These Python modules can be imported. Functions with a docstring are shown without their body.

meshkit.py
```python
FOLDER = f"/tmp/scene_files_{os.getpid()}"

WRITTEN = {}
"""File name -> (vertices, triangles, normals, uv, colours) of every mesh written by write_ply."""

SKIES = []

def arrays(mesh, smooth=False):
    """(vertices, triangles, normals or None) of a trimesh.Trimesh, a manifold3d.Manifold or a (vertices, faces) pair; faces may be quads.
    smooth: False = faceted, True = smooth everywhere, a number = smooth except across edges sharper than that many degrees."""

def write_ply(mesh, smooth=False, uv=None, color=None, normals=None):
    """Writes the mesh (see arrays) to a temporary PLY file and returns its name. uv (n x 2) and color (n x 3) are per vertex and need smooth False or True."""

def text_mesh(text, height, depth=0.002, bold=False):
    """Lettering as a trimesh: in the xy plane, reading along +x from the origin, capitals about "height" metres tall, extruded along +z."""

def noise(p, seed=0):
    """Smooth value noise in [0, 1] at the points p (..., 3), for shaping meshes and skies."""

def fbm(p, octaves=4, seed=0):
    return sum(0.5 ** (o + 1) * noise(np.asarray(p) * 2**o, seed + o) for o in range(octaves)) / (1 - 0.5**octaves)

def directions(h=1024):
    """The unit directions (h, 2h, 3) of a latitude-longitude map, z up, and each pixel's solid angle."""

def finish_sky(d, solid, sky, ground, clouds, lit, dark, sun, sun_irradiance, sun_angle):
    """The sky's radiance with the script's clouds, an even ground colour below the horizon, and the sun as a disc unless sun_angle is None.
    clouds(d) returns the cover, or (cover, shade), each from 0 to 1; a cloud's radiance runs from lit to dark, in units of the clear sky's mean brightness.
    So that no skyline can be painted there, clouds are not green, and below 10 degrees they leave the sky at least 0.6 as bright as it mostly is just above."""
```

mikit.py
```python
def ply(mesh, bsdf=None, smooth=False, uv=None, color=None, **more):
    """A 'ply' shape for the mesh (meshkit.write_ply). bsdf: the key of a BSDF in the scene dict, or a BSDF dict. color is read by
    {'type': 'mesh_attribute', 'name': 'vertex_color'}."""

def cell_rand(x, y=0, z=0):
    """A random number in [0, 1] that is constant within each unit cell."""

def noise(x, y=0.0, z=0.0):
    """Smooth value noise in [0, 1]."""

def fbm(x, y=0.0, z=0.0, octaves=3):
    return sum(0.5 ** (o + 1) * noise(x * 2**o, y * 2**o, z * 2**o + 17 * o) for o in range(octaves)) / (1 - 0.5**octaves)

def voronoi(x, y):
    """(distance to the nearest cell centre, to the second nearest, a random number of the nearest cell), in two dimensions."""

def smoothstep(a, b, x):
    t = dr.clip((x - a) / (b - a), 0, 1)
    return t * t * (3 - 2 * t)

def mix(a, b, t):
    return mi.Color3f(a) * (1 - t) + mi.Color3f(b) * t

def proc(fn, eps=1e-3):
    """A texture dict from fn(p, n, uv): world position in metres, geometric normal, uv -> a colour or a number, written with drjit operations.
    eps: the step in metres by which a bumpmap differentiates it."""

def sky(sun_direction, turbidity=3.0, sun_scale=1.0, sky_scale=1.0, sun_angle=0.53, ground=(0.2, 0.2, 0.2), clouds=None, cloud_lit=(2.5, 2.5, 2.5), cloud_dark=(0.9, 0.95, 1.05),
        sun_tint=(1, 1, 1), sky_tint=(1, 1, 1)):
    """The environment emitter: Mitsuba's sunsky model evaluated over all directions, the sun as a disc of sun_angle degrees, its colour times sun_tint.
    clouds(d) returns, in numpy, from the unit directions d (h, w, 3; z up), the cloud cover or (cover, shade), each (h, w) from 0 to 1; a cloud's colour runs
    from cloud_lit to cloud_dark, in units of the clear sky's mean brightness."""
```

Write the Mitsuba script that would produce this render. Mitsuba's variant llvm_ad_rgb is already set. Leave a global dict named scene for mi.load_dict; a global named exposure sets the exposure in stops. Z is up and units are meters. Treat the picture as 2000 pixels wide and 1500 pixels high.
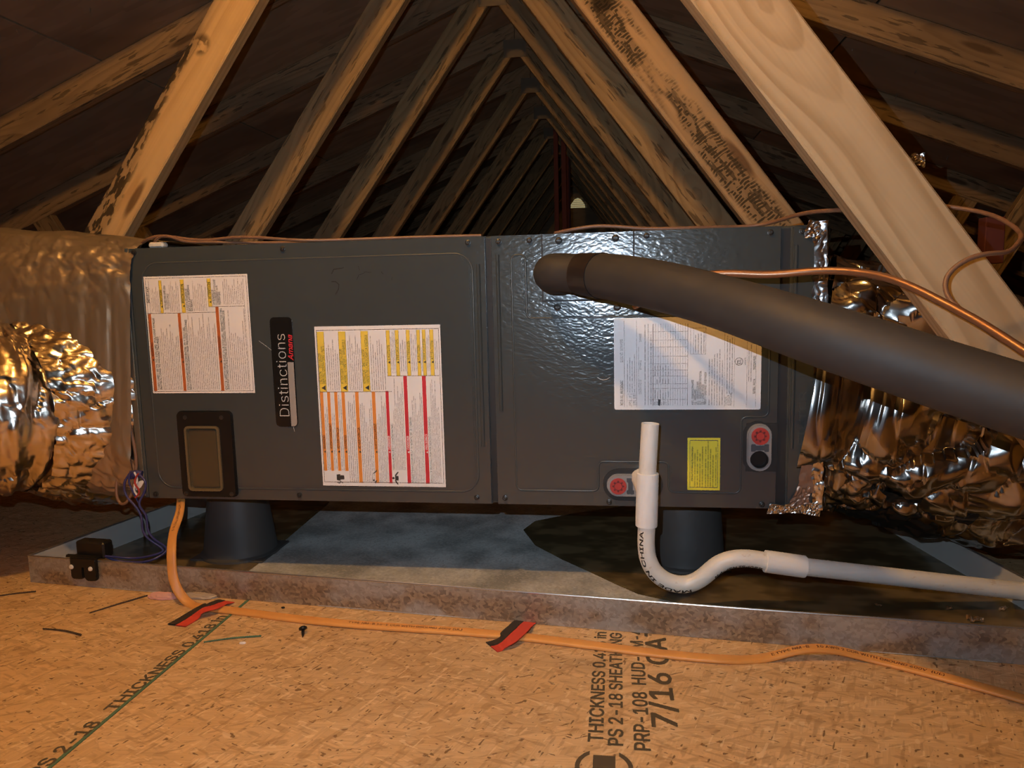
import math, random
import numpy as np, trimesh
import shapely.geometry as sg
from shapely import affinity
from shapely.ops import unary_union
from scipy.spatial import cKDTree
from scipy.interpolate import CubicSpline
import drjit as dr
import mitsuba as mi
import mikit, meshkit
from mikit import noise, fbm, voronoi, cell_rand, smoothstep, mix
T = mi.ScalarTransform4f
random.seed(7); np.random.seed(7)
RNG = np.random.RandomState(11)

# ------------------------------------------------------------------ camera, lights, exposure
# world: x along the air handler's face, y away from the camera (ridge direction), z up; origin at the face's lower left corner
FPX = 1448.1
CAM = np.array([0.8441, -1.1951, 0.3554])
RIGHT = np.array([0.98996996, 0.13927875, -0.02368359])
UP = np.array([0.00595858, 0.12632661, 0.99197081])
FWD = np.array([-0.14115232, 0.98216242, -0.12422964])
exposure = 0.0
scene = {'type': 'scene'}
labels = {}
scene['camera'] = {'type': 'perspective', 'fov': 2 * math.degrees(math.atan(1000 / FPX)), 'fov_axis': 'x', 'near_clip': 0.02, 'far_clip': 60,
                   'to_world': T().look_at(origin=CAM.tolist(), target=(CAM + FWD).tolist(), up=UP.tolist())}
# phone flash beside the lens (white), and a bare warm bulb hanging under the ridge in front of the unit
scene['flash'] = {'type': 'spot', 'to_world': T().look_at(origin=[0.796, -1.149, 0.408], target=(np.array([0.796, -1.149, 0.408]) + FWD + [0.02, 0, 0.06]).tolist(), up=[0, 0, 1]),
                  'intensity': {'type': 'rgb', 'value': [1.28, 1.62, 1.98]}, 'cutoff_angle': 62.0, 'beam_width': 16.0}
LAMP = [0.40, -0.74, 1.27]
LAMP_RADIANCE = [1050, 555, 155]

# ------------------------------------------------------------------ helpers
def ray(px, py):
    return FWD + RIGHT * (px - 1000) / FPX - UP * (py - 750) / FPX

def at(px, py, X=None, Y=None, Z=None):
    d = ray(px, py)
    k, v = (0, X) if X is not None else (1, Y) if Y is not None else (2, Z)
    return CAM + d * (v - CAM[k]) / d[k]

def obj(key, mesh, bsdf, smooth=False, uv=None, **lab):
    base, n = key, 0
    while key in scene:
        n += 1
        key = f'{base}_{n:03d}'
    scene[key] = mikit.ply(mesh, bsdf, smooth=smooth, uv=uv)
    if lab:
        labels[key] = {k: v for k, v in lab.items() if v}
    return key

def thing(key, label, category, group=None):
    base, n = key, 0
    while key in labels or any(k == key or k.startswith(key + '__') for k in scene):
        n += 1
        key = f'{base}_{n:03d}'
    labels[key] = {'label': label, 'category': category}
    if group:
        labels[key]['group'] = group
    return key

def cat(ms):
    ms = [m for m in ms if m is not None]
    return trimesh.util.concatenate(ms)

def box(x0, x1, y0, y1, z0, z1, c=0.0):
    pts = []
    if c <= 0:
        m = trimesh.creation.box(extents=[x1 - x0, y1 - y0, z1 - z0])
        m.apply_translation([(x0 + x1) / 2, (y0 + y1) / 2, (z0 + z1) / 2])
        return m
    for sx in (0, 1):
        for sy in (0, 1):
            for sz in (0, 1):
                X, Y, Z = (x0, x1)[sx], (y0, y1)[sy], (z0, z1)[sz]
                dx, dy, dz = c * (1 - 2 * sx), c * (1 - 2 * sy), c * (1 - 2 * sz)
                pts += [[X + dx, Y + dy, Z], [X + dx, Y, Z + dz], [X, Y + dy, Z + dz]]
    return trimesh.convex.convex_hull(np.array(pts))

def rrect(x0, z0, x1, z1, r, n=6):
    return sg.box(x0 + r, z0 + r, x1 - r, z1 - r).buffer(r, quad_segs=n) if r > 0 else sg.box(x0, z0, x1, z1)

FACE = np.array([[1, 0, 0, 0], [0, 0, -1, 0], [0, 1, 0, 0], [0, 0, 0, 1.0]])

def plate(poly, y, depth):
    """shapely polygon in (x, z), its back at y, standing out towards the camera by depth"""
    out = []
    for g in getattr(poly, 'geoms', [poly]):
        m = trimesh.creation.extrude_polygon(g, depth, engine='earcut')
        out.append(m)
    m = cat(out)
    m.apply_transform(FACE)
    m.apply_translation([0, y, 0])
    return m

def pillow(poly, y, depth, bevel, steps=3):
    """a plate whose rim steps in, to round its edge"""
    out = []
    for i in range(steps):
        q = poly.buffer(-bevel * (i / steps) ** 1.0) if i else poly
        out.append(plate(q, y - depth * i / steps if i else y, depth / steps))
    return cat(out)

def spline(pts, n):
    pts = np.asarray(pts, float)
    s = np.concatenate([[0], np.cumsum(np.linalg.norm(np.diff(pts, axis=0), axis=1))])
    if len(pts) == 2:
        return pts[0] + (pts[1] - pts[0]) * np.linspace(0, 1, n)[:, None]
    return CubicSpline(s, pts, bc_type='natural')(np.linspace(0, s[-1], n))

def frames(P, ref=(0, 0, 1.0)):
    t = np.gradient(P, axis=0); t /= np.linalg.norm(t, axis=1, keepdims=True)
    a = np.cross(t[0], ref); 
    if np.linalg.norm(a) < 1e-3: a = np.cross(t[0], [0, 1.0, 0])
    a /= np.linalg.norm(a); A = []
    for ti in t:
        a = a - ti * (a @ ti); a /= np.linalg.norm(a); A.append(a)
    A = np.array(A)
    return t, A, np.cross(t, A)

def tube(P, r, sides=16, caps=True, prof=None, ref=(0, 0, 1.0)):
    """tube along points P; r a number or one per point; prof: (k, 2) closed cross-section in units of r"""
    P = np.asarray(P, float); n = len(P)
    t, A, B = frames(P, ref)
    if prof is None:
        ang = np.arange(sides) * 2 * np.pi / sides
        prof = np.stack([np.cos(ang), np.sin(ang)], 1)
    k = len(prof); r = np.broadcast_to(r, (n,))
    V = P[:, None] + r[:, None, None] * (prof[None, :, :1] * A[:, None] + prof[None, :, 1:] * B[:, None])
    i, j = np.meshgrid(np.arange(n - 1), np.arange(k), indexing='ij')
    a, b, c, d = i * k + j, i * k + (j + 1) % k, (i + 1) * k + (j + 1) % k, (i + 1) * k + j
    F = np.vstack([np.stack([a, b, c], -1).reshape(-1, 3), np.stack([a, c, d], -1).reshape(-1, 3)])
    V = V.reshape(-1, 3)
    if caps:
        V = np.vstack([V, P[:1], P[-1:]])
        j = np.arange(k)
        F = np.vstack([F, np.stack([(j + 1) % k, j, j * 0 + n * k], 1), np.stack([(n - 1) * k + j, (n - 1) * k + (j + 1) % k, j * 0 + n * k + 1], 1)])
    return trimesh.Trimesh(V, F, process=False)

def lathe(profile, origin, axis, n=20):
    """profile: (radius, height) pairs from the axis out and round; axis a unit vector"""
    m = trimesh.creation.revolve(np.asarray(profile, float), sections=n)
    axis = np.asarray(axis, float)
    m.apply_transform(trimesh.geometry.align_vectors([0, 0, 1], axis))
    m.apply_translation(origin)
    return m

def text_up(s, xb, z0, cap, y, length=None, bold=False, depth=0.00015, skew=0.0):
    """lettering on the unit's face that reads upwards, letter feet to the right (at x = xb), first letter at z0"""
    m = meshkit.text_mesh(s, cap, depth, bold)
    V = m.vertices.copy()
    a, b, c = V[:, 0] + skew * V[:, 1], V[:, 1], V[:, 2]
    if length:
        a = (a - a.min()) * length / (a.max() - a.min())
    return trimesh.Trimesh(np.stack([xb - b, y - c, z0 + a], 1), m.faces, process=False)

def text_floor(s, xb, y0, cap, z, length=None, bold=True):
    """lettering on the floor reading away from the camera (+y), letter feet to the right"""
    m = meshkit.text_mesh(s, cap, 0.0003, bold)
    V = m.vertices; a = V[:, 0].copy()
    if length:
        a = (a - a.min()) * length / (a.max() - a.min())
    return trimesh.Trimesh(np.stack([xb - V[:, 1], y0 + a, z + V[:, 2]], 1), m.faces, process=False)

def planar_uv(m, ax=(0, 2), s=1.0):
    return np.asarray(m.vertices)[:, list(ax)] * s

def crumple(Q, cells, amp, seed=0, stretch=(1, 1)):
    """creased-foil height for the 2-d points Q: distance to the second nearest of random seeds less the nearest"""
    rs = np.random.RandomState(seed)
    lo, hi = Q.min(0) - 1e-6, Q.max(0) + 1e-6
    C = lo + rs.rand(cells, 2) * (hi - lo)
    S = np.asarray(stretch, float)
    d, i = cKDTree(C * S).query(Q * S, k=2)
    tilt = rs.randn(cells, 2)
    loc = ((Q - C[i[:, 0]]) * S * tilt[i[:, 0]]).sum(1)
    return amp * ((d[:, 1] - d[:, 0]) * 1.2 + 0.55 * loc)

# ------------------------------------------------------------------ materials
def rgb(*c): return {'type': 'rgb', 'value': list(c)}
def two(b): return {'type': 'twosided', 'b': b}

def principled(col, rough=0.5, metallic=0.0, spec=0.5, **k):
    return two({'type': 'principled', 'base_color': rgb(*col) if isinstance(col, (tuple, list)) else col, 'roughness': rough, 'metallic': metallic, 'specular': spec, **k})

def wood_fn(light, dark, mold=0, grey=0.25):
    def fn(p, n, uv):
        u, v = uv.x, uv.y
        v0 = 0.045 + 0.12 * (noise(u * 1.5, 4.0 + dr.floor(v / 0.2)) - 0.5)
        dp = 0.13 * dr.abs(noise(u * 2.6, 9.0) - 0.5) + 0.012 * fbm(u * 5, v * 20, octaves=2)
        g = dr.sqrt(dr.square(v - v0) + dr.square(dp)) * 68 + 0.9 * fbm(u * 3.5, v * 18, 2.0, octaves=2)
        r = g - dr.floor(g)
        line = smoothstep(0.25, 0.85, r) * (1 - smoothstep(0.88, 1.0, r)) * (0.35 + 0.65 * noise(u * 2.2, dr.floor(g) * 1.7))
        fine = noise(u * 9, v * 420)
        blot = fbm(u * 2.5, v * 14, 3.0, octaves=3)
        c = mix(light, dark, dr.clip(line * 0.6 + fine * 0.14 + (blot - 0.5) * 0.45, 0, 1))
        d, s, w = voronoi(u * 1.7, v * 9)
        kn = (1 - smoothstep(0.05, 0.11, d)) * dr.select(w > 0.72, 1.0, 0.0)
        c = mix(c, (0.11, 0.055, 0.028), kn * 0.8)
        gr = smoothstep(0.52, 0.72, fbm(u * 1.1, v * 20, 9.0, octaves=3))
        c = mix(c, (0.20, 0.155, 0.11), gr * grey)
        if mold in (1, 2): v = dr.select(v < 0.0889, 0.0889 - v, v)
        if mold == 1:      # black mould along the lower edge of one web (u 0..0.75 m from the floor, along v near 0)
            edge = 0.045 - 0.024 * smoothstep(0.6, 0.95, u) + 0.02 * (fbm(u * 9, v * 30, 4.0) - 0.5)
            a = 1 - smoothstep(edge - 0.012, edge + 0.006, v)
            sp = smoothstep(0.46, 0.58, fbm(u * 42, v * 140, 1.0))
            a *= smoothstep(0.3, 0.4, u) * (1 - smoothstep(1.13, 1.17, u)) * dr.select(v < 0.0889, 1.0, 0.0)
            c = mix(c, (0.34, 0.23, 0.115), a * 0.65)
            c = mix(c, (0.025, 0.021, 0.016), a * sp * 0.9)
            k2 = 1 - smoothstep(0.012, 0.024, dr.sqrt(dr.square((u - 1.12) * 0.8) + dr.square(v - 0.026)))
            c = mix(c, (0.06, 0.04, 0.025), k2 * 0.75 * smoothstep(0.3, 0.55, fbm(u * 60, v * 60, 2.0)))
        if mold == 2:      # rows of black weathered dashes across a broad band of the web
            band = smoothstep(0.004, 0.014, v) * (1 - smoothstep(0.056, 0.072, v + 0.02 * (fbm(u * 8, 1.0, 1.0) - 0.5)))
            fr = u * 140 + fbm(u * 10, v * 30, 5.0) * 2.2
            row = smoothstep(0.25, 0.5, dr.abs(fr - dr.floor(fr) - 0.5) * 2)
            da = row * smoothstep(0.35, 0.55, noise(u * 140 + 3, v * 170)) + 0.8 * smoothstep(0.58, 0.66, fbm(u * 30, v * 110, 6.0))
            pat = smoothstep(0.30, 0.48, fbm(u * 6, v * 30, 7.0)) * dr.select(v < 0.0889, 1.0, 0.0)
            c = mix(c, (0.19, 0.13, 0.075), band * 0.6 * pat)
            c = mix(c, (0.03, 0.025, 0.018), dr.clip(da * band * pat, 0, 1) * 0.85)
            k2 = 1 - smoothstep(0.014, 0.03, dr.sqrt(dr.square((u - 1.17) * 0.9) + dr.square(v - 0.042)))
            c = mix(c, (0.02, 0.016, 0.012), k2 * 0.9)
        if mold == 3:      # smoky blotches
            bl = smoothstep(0.47, 0.68, fbm(u * 3.0, v * 9, 11.0, octaves=4))
            c = mix(c, (0.20, 0.14, 0.09), bl * 0.4)
            sp = smoothstep(0.66, 0.74, fbm(u * 14, v * 120, 1.0))
            c = mix(c, (0.08, 0.055, 0.035), sp * 0.6)
        return c
    return mikit.proc(fn)

scene['mat_wood_left'] = two({'type': 'diffuse', 'reflectance': wood_fn((0.66, 0.45, 0.22), (0.46, 0.26, 0.09), 1, 0.1)})
scene['mat_wood_right'] = two({'type': 'diffuse', 'reflectance': wood_fn((0.54, 0.395, 0.23), (0.34, 0.215, 0.10), 0, 0.14)})
scene['mat_wood_dashed'] = two({'type': 'diffuse', 'reflectance': wood_fn((0.50, 0.33, 0.17), (0.34, 0.20, 0.085), 2, 0.2)})
scene['mat_wood'] = two({'type': 'diffuse', 'reflectance': wood_fn((0.56, 0.38, 0.19), (0.36, 0.21, 0.085), 3, 0.3)
})
scene['mat_wood_chord'] = two({'type': 'diffuse', 'reflectance': wood_fn((0.52, 0.35, 0.195), (0.32, 0.19, 0.09), 3, 0.15)})
scene['mat_wood_red'] = principled((0.16, 0.045, 0.04), 0.8)

def osb_fn(p, n, uv):
    x, y = uv.x, uv.y
    col = mi.Float(0.5); top = mi.Float(0); crease = mi.Float(0)
    for i, a in enumerate((0.45, -0.35, 1.25, 0.05)):
        ca, sa = math.cos(a), math.sin(a)
        X, Y = (x * ca + y * sa) / 0.045 + 7.3 * i, (-x * sa + y * ca) / 0.012 + 3.1 * i
        f, s, w = voronoi(X, Y)
        on = cell_rand(dr.floor(w * 9999), i, 5) > 0.48
        g = 0.5 + 0.62 * (w - 0.5) + 0.55 * (noise(X * 2.0, Y * 9) - 0.5)
        col = dr.select(on, g, col)
        crease = dr.select(on, 1 - smoothstep(0.0, 0.09, s - f), crease * 0.6)
    c = mix((0.47, 0.29, 0.13), (0.70, 0.475, 0.25), dr.clip(col * 0.75 + 0.12, 0, 1))
    c = mix(c, (0.36, 0.20, 0.085), crease * 0.3)
    big = fbm(x * 3.2, y * 3.2, 2.0)
    c = c * (0.80 + 0.40 * big)
    c = mix(c, (0.62, 0.38, 0.17), smoothstep(0.5, 0.62, fbm(x * 11, y * 11, 6.0)) * 0.35)
    for i, a in enumerate((0.45, -0.4, 1.2)):
        ca, sa = math.cos(a), math.sin(a)
        X, Y = x * ca + y * sa, -x * sa + y * ca
        th = 0.862 - 0.07 * noise(x * 9 + 5 * i, y * 9)
        fl = smoothstep(th, th + 0.05, fbm(X * 85 + 11 * i, Y * 240, 2.0 * i, octaves=2))
        c = mix(c, (0.15, 0.075, 0.028), fl * 0.8)
        c = mix(c, (0.36, 0.20, 0.08), smoothstep(0.66, 0.80, fbm(X * 40 + 7 * i, Y * 170, 9.0 + i, octaves=2)) * 0.45)
        lt = smoothstep(0.77, 0.84, fbm(X * 48, Y * 230, 5.0 + i, octaves=2))
        c = mix(c, (0.78, 0.58, 0.34), lt * 0.5)
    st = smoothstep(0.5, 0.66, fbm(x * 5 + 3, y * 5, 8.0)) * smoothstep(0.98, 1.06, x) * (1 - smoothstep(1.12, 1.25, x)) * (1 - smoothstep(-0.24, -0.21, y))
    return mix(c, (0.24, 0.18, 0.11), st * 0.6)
scene['mat_osb'] = two({'type': 'principled', 'base_color': mikit.proc(osb_fn), 'roughness': 0.6, 'specular': 0.35})

def deck_fn(p, n, uv):
    x, y = uv.x, uv.y
    f, s, w = voronoi(x / 0.11, y / 0.03)
    c = mix((0.48, 0.36, 0.225), (0.64, 0.49, 0.32), dr.clip(0.6 * w + 0.8 * (fbm(x * 4, y * 9) - 0.3), 0, 1))
    return mix(c, (0.22, 0.165, 0.11), smoothstep(0.55, 0.7, fbm(x * 2.5, y * 2.5, 4.0)) * 0.5)
scene['mat_deck'] = two({'type': 'diffuse', 'reflectance': mikit.proc(deck_fn)})
scene['mat_insulation'] = principled((0.16, 0.14, 0.12), 0.95)
scene['mat_nail'] = principled((0.75, 0.7, 0.62), 0.3, 0.9)

def hammer(p, n, uv):
    w = 0.004 * noise(p.x * 60, p.z * 60, 3.0)
    return 0.00038 * fbm((p.x + w) * 150, p.y * 150, (p.z - w) * 230, octaves=2)
scene['mat_cabinet'] = two({'type': 'bumpmap', 'arbitrary': mikit.proc(hammer, 4e-4), 'scale': 1.0,
                            'bsdf': {'type': 'principled', 'base_color': rgb(0.046, 0.056, 0.059), 'roughness': 0.19, 'specular': 0.65}})
scene['mat_cabinet_edge'] = principled((0.056, 0.066, 0.068), 0.25)
scene['mat_groove'] = principled((0.012, 0.012, 0.012), 0.6)
scene['mat_black'] = principled((0.009, 0.009, 0.009), 0.4, spec=0.3)
scene['mat_dark_red'] = principled((0.16, 0.02, 0.016), 0.6)
scene['mat_black_glossy'] = principled((0.010, 0.010, 0.010), 0.2)
scene['mat_screw'] = principled((0.05, 0.05, 0.048), 0.35, 0.6)
scene['mat_steel'] = principled((0.85, 0.82, 0.75), 0.35, 0.25)
scene['mat_grey_plastic'] = principled((0.25, 0.24, 0.235), 0.45)
scene['mat_slot'] = principled((0.05, 0.062, 0.078), 0.4)
scene['mat_red_plug'] = principled((0.40, 0.040, 0.034), 0.4)
scene['mat_window'] = principled((0.055, 0.048, 0.030), 0.22, clearcoat=0.8, clearcoat_gloss=0.9)
scene['mat_window_rim'] = principled((0.13, 0.10, 0.055), 0.25)
scene['mat_silver'] = principled((0.52, 0.49, 0.45), 0.4, 0.5)
scene['mat_ink'] = principled((0.03, 0.027, 0.025), 0.6)
scene['mat_ink_brown'] = principled((0.10, 0.022, 0.012), 0.6)
scene['mat_ink_white'] = principled((0.8, 0.78, 0.74), 0.6)
scene['mat_ink_floor'] = principled((0.075, 0.058, 0.035), 0.8)
scene['mat_ink_floor_pale'] = principled((0.20, 0.14, 0.075), 0.8)
scene['mat_ink_grey'] = principled((0.52, 0.51, 0.5), 0.5)
scene['mat_brand_red'] = principled((0.62, 0.03, 0.045), 0.5)
scene['mat_marker'] = principled((0.016, 0.016, 0.016), 0.5)

def foil(col, rough):
    return two({'type': 'principled', 'base_color': rgb(*col), 'metallic': 1.0, 'roughness': rough, 'specular': 0.5})
scene['mat_foil'] = foil((0.80, 0.73, 0.63), 0.22)
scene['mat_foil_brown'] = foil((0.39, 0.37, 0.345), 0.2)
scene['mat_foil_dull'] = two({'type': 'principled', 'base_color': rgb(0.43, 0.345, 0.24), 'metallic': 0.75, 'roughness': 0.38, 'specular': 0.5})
scene['mat_foil_tape'] = foil((0.78, 0.75, 0.72), 0.2)
scene['mat_tape_brown'] = principled((0.30, 0.19, 0.14), 0.35, 0.6)
scene['mat_plastic_wrap'] = principled((0.012, 0.013, 0.013), 0.13)

def foam_fn(p, n, uv):
    return mix((0.022, 0.0225, 0.0225), (0.033, 0.0325, 0.031), fbm(p.x * 30, p.y * 30, p.z * 30))
scene['mat_foam'] = principled(mikit.proc(foam_fn), 0.6, spec=0.45)
scene['mat_foam_tape'] = principled((0.016, 0.013, 0.012), 0.33)
scene['mat_copper'] = principled((0.34, 0.185, 0.11), 0.38, 0.8)
scene['mat_brown_cable'] = principled((0.20, 0.105, 0.062), 0.42)

def pvc_fn(p, n, uv):
    c = mix((0.70, 0.66, 0.59), (0.80, 0.77, 0.71), fbm(p.x * 25, p.y * 25, p.z * 25))
    return mix(c, (0.50, 0.40, 0.28), smoothstep(0.70, 0.80, fbm(p.x * 130, p.y * 130, p.z * 130)) * 0.35)
scene['mat_pvc'] = principled(mikit.proc(pvc_fn), 0.38)
scene['mat_pvc_white'] = principled((0.82, 0.80, 0.76), 0.4)

def orange_fn(p, n, uv):
    return mix((0.64, 0.27, 0.065), (0.72, 0.34, 0.095), fbm(p.x * 30, p.y * 30, p.z * 30))
scene['mat_orange'] = principled(mikit.proc(orange_fn), 0.45)
scene['mat_strip_red'] = principled((0.60, 0.06, 0.035), 0.55)
scene['mat_strip_black'] = principled((0.02, 0.018, 0.016), 0.6)
scene['mat_blue_wire'] = principled((0.035, 0.038, 0.14), 0.4)
scene['mat_paper'] = principled((0.75, 0.72, 0.70), 0.8)
scene['mat_pink'] = principled((0.70, 0.38, 0.32), 0.95)
scene['mat_film'] = principled((0.40, 0.33, 0.26), 0.4)
scene['mat_stick'] = principled((0.06, 0.04, 0.025), 0.8)
scene['mat_green'] = principled((0.07, 0.15, 0.09), 0.7)

def galv_fn(p, n, uv):
    x, y = uv.x, uv.y
    f, s, w = voronoi(x / 0.0042 + 2 * noise(x * 150, y * 150), y / 0.0040)
    rust = smoothstep(0.35, 0.62, fbm(x * 16, y * 24, 3.0))
    c = mix((0.42, 0.40, 0.36), (0.30, 0.275, 0.24), w)
    c = mix(c, mix((0.37, 0.275, 0.17), (0.15, 0.105, 0.065), w), rust * (0.9 - 0.5 * smoothstep(0.028, 0.05, y)))
    pk = smoothstep(0.6, 0.72, noise(x * 5.1, 3.3)) * smoothstep(0.45, 0.7, fbm(x * 40, y * 60, 1.0))
    return mix(c, (0.40, 0.13, 0.11), pk * 0.4)
scene['mat_pan_side'] = two({'type': 'principled', 'base_color': mikit.proc(galv_fn), 'metallic': 0.35, 'roughness': 0.42, 'specular': 0.5})

def pan_fn(p, n, uv):
    a = fbm(p.x * 14, p.y * 14, 1.0, octaves=4)
    b = noise(p.x * 260, p.y * 260)
    c = mix((0.27, 0.275, 0.255), (0.60, 0.60, 0.565), dr.clip((a - 0.28) * 2.1 + (b - 0.5) * 0.4, 0, 1))
    return mix(c, (0.42, 0.40, 0.36), smoothstep(0.72, 0.8, noise(p.x * 330, p.y * 330)) * 0.7)
scene['mat_pan_floor'] = two({'type': 'principled', 'base_color': mikit.proc(pan_fn), 'roughness': 0.6, 'metallic': 0.0})
scene['mat_pan_inner'] = principled((0.50, 0.48, 0.44), 0.7)
scene['mat_pan_hem'] = principled((0.7, 0.68, 0.66), 0.28, 0.9)

def puddle_fn(p, n, uv):
    return mix((0.065, 0.050, 0.024), (0.15, 0.112, 0.055), smoothstep(0.35, 0.7, fbm(p.x * 20, p.y * 30, 2.0)))
scene['mat_puddle'] = two({'type': 'principled', 'base_color': mikit.proc(puddle_fn), 'roughness': 0.22, 'specular': 0.5})
scene['mat_riser'] = principled((0.060, 0.060, 0.058), 0.5)
scene['mat_bulb'] = principled((0.9, 0.9, 0.9), 0.5)

# ------------------------------------------------------------------ bulb that lights the place (hangs just above the frame)
tb = thing('hanging_bulb', 'bare warm lamp bulb hanging in its socket under the ridge, just above the photo', 'light bulb')
bulb = trimesh.creation.icosphere(subdivisions=3, radius=0.03); bulb.apply_translation(LAMP)
scene[tb + '__bulb'] = {**mikit.ply(bulb, 'mat_bulb', smooth=True), 'emitter': {'type': 'area', 'radiance': rgb(*LAMP_RADIANCE)}}
obj(tb + '__socket', lathe([(0, 0), (0.017, 0), (0.019, 0.05), (0.006, 0.06), (0.004, 0.11), (0, 0.11)], [LAMP[0], LAMP[1], LAMP[2] + 0.031], [0, 0, 1]), 'mat_black')

# ------------------------------------------------------------------ floor, roof deck, gable
ZF = -0.15
SEAM = 0.226
def slab(x0, x1, y0, y1, z0, z1, c=0.0015):
    return box(x0, x1, y0, y1, z0, z1, c)
panels = [(-0.990, SEAM - 0.0012), (SEAM + 0.0012, 1.444), (1.447, 2.665), (-2.211, -0.993)]
for i, (a, b) in enumerate(panels):
    for (c, d) in ((-1.9, 0.538), (0.541, 2.979)):
        m = slab(a, b, c, d, ZF - 0.011, ZF)
        k = obj('floor__osb_panel', m, 'mat_osb', uv=np.asarray(m.vertices)[:, :2] + [0.37 * i, 0.0])
        if c < 0 and i == 0: PANEL_L = k
        if c < 0 and i == 1: PANEL_M = k
obj('floor__insulation', cat([box(-3.7, 4.5, -1.9, 7.1, ZF - 0.14, ZF - 0.03)]), 'mat_insulation')
labels['floor'] = {'label': 'oriented strand board attic floor of tan pressed wood flakes', 'kind': 'structure'}

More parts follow.
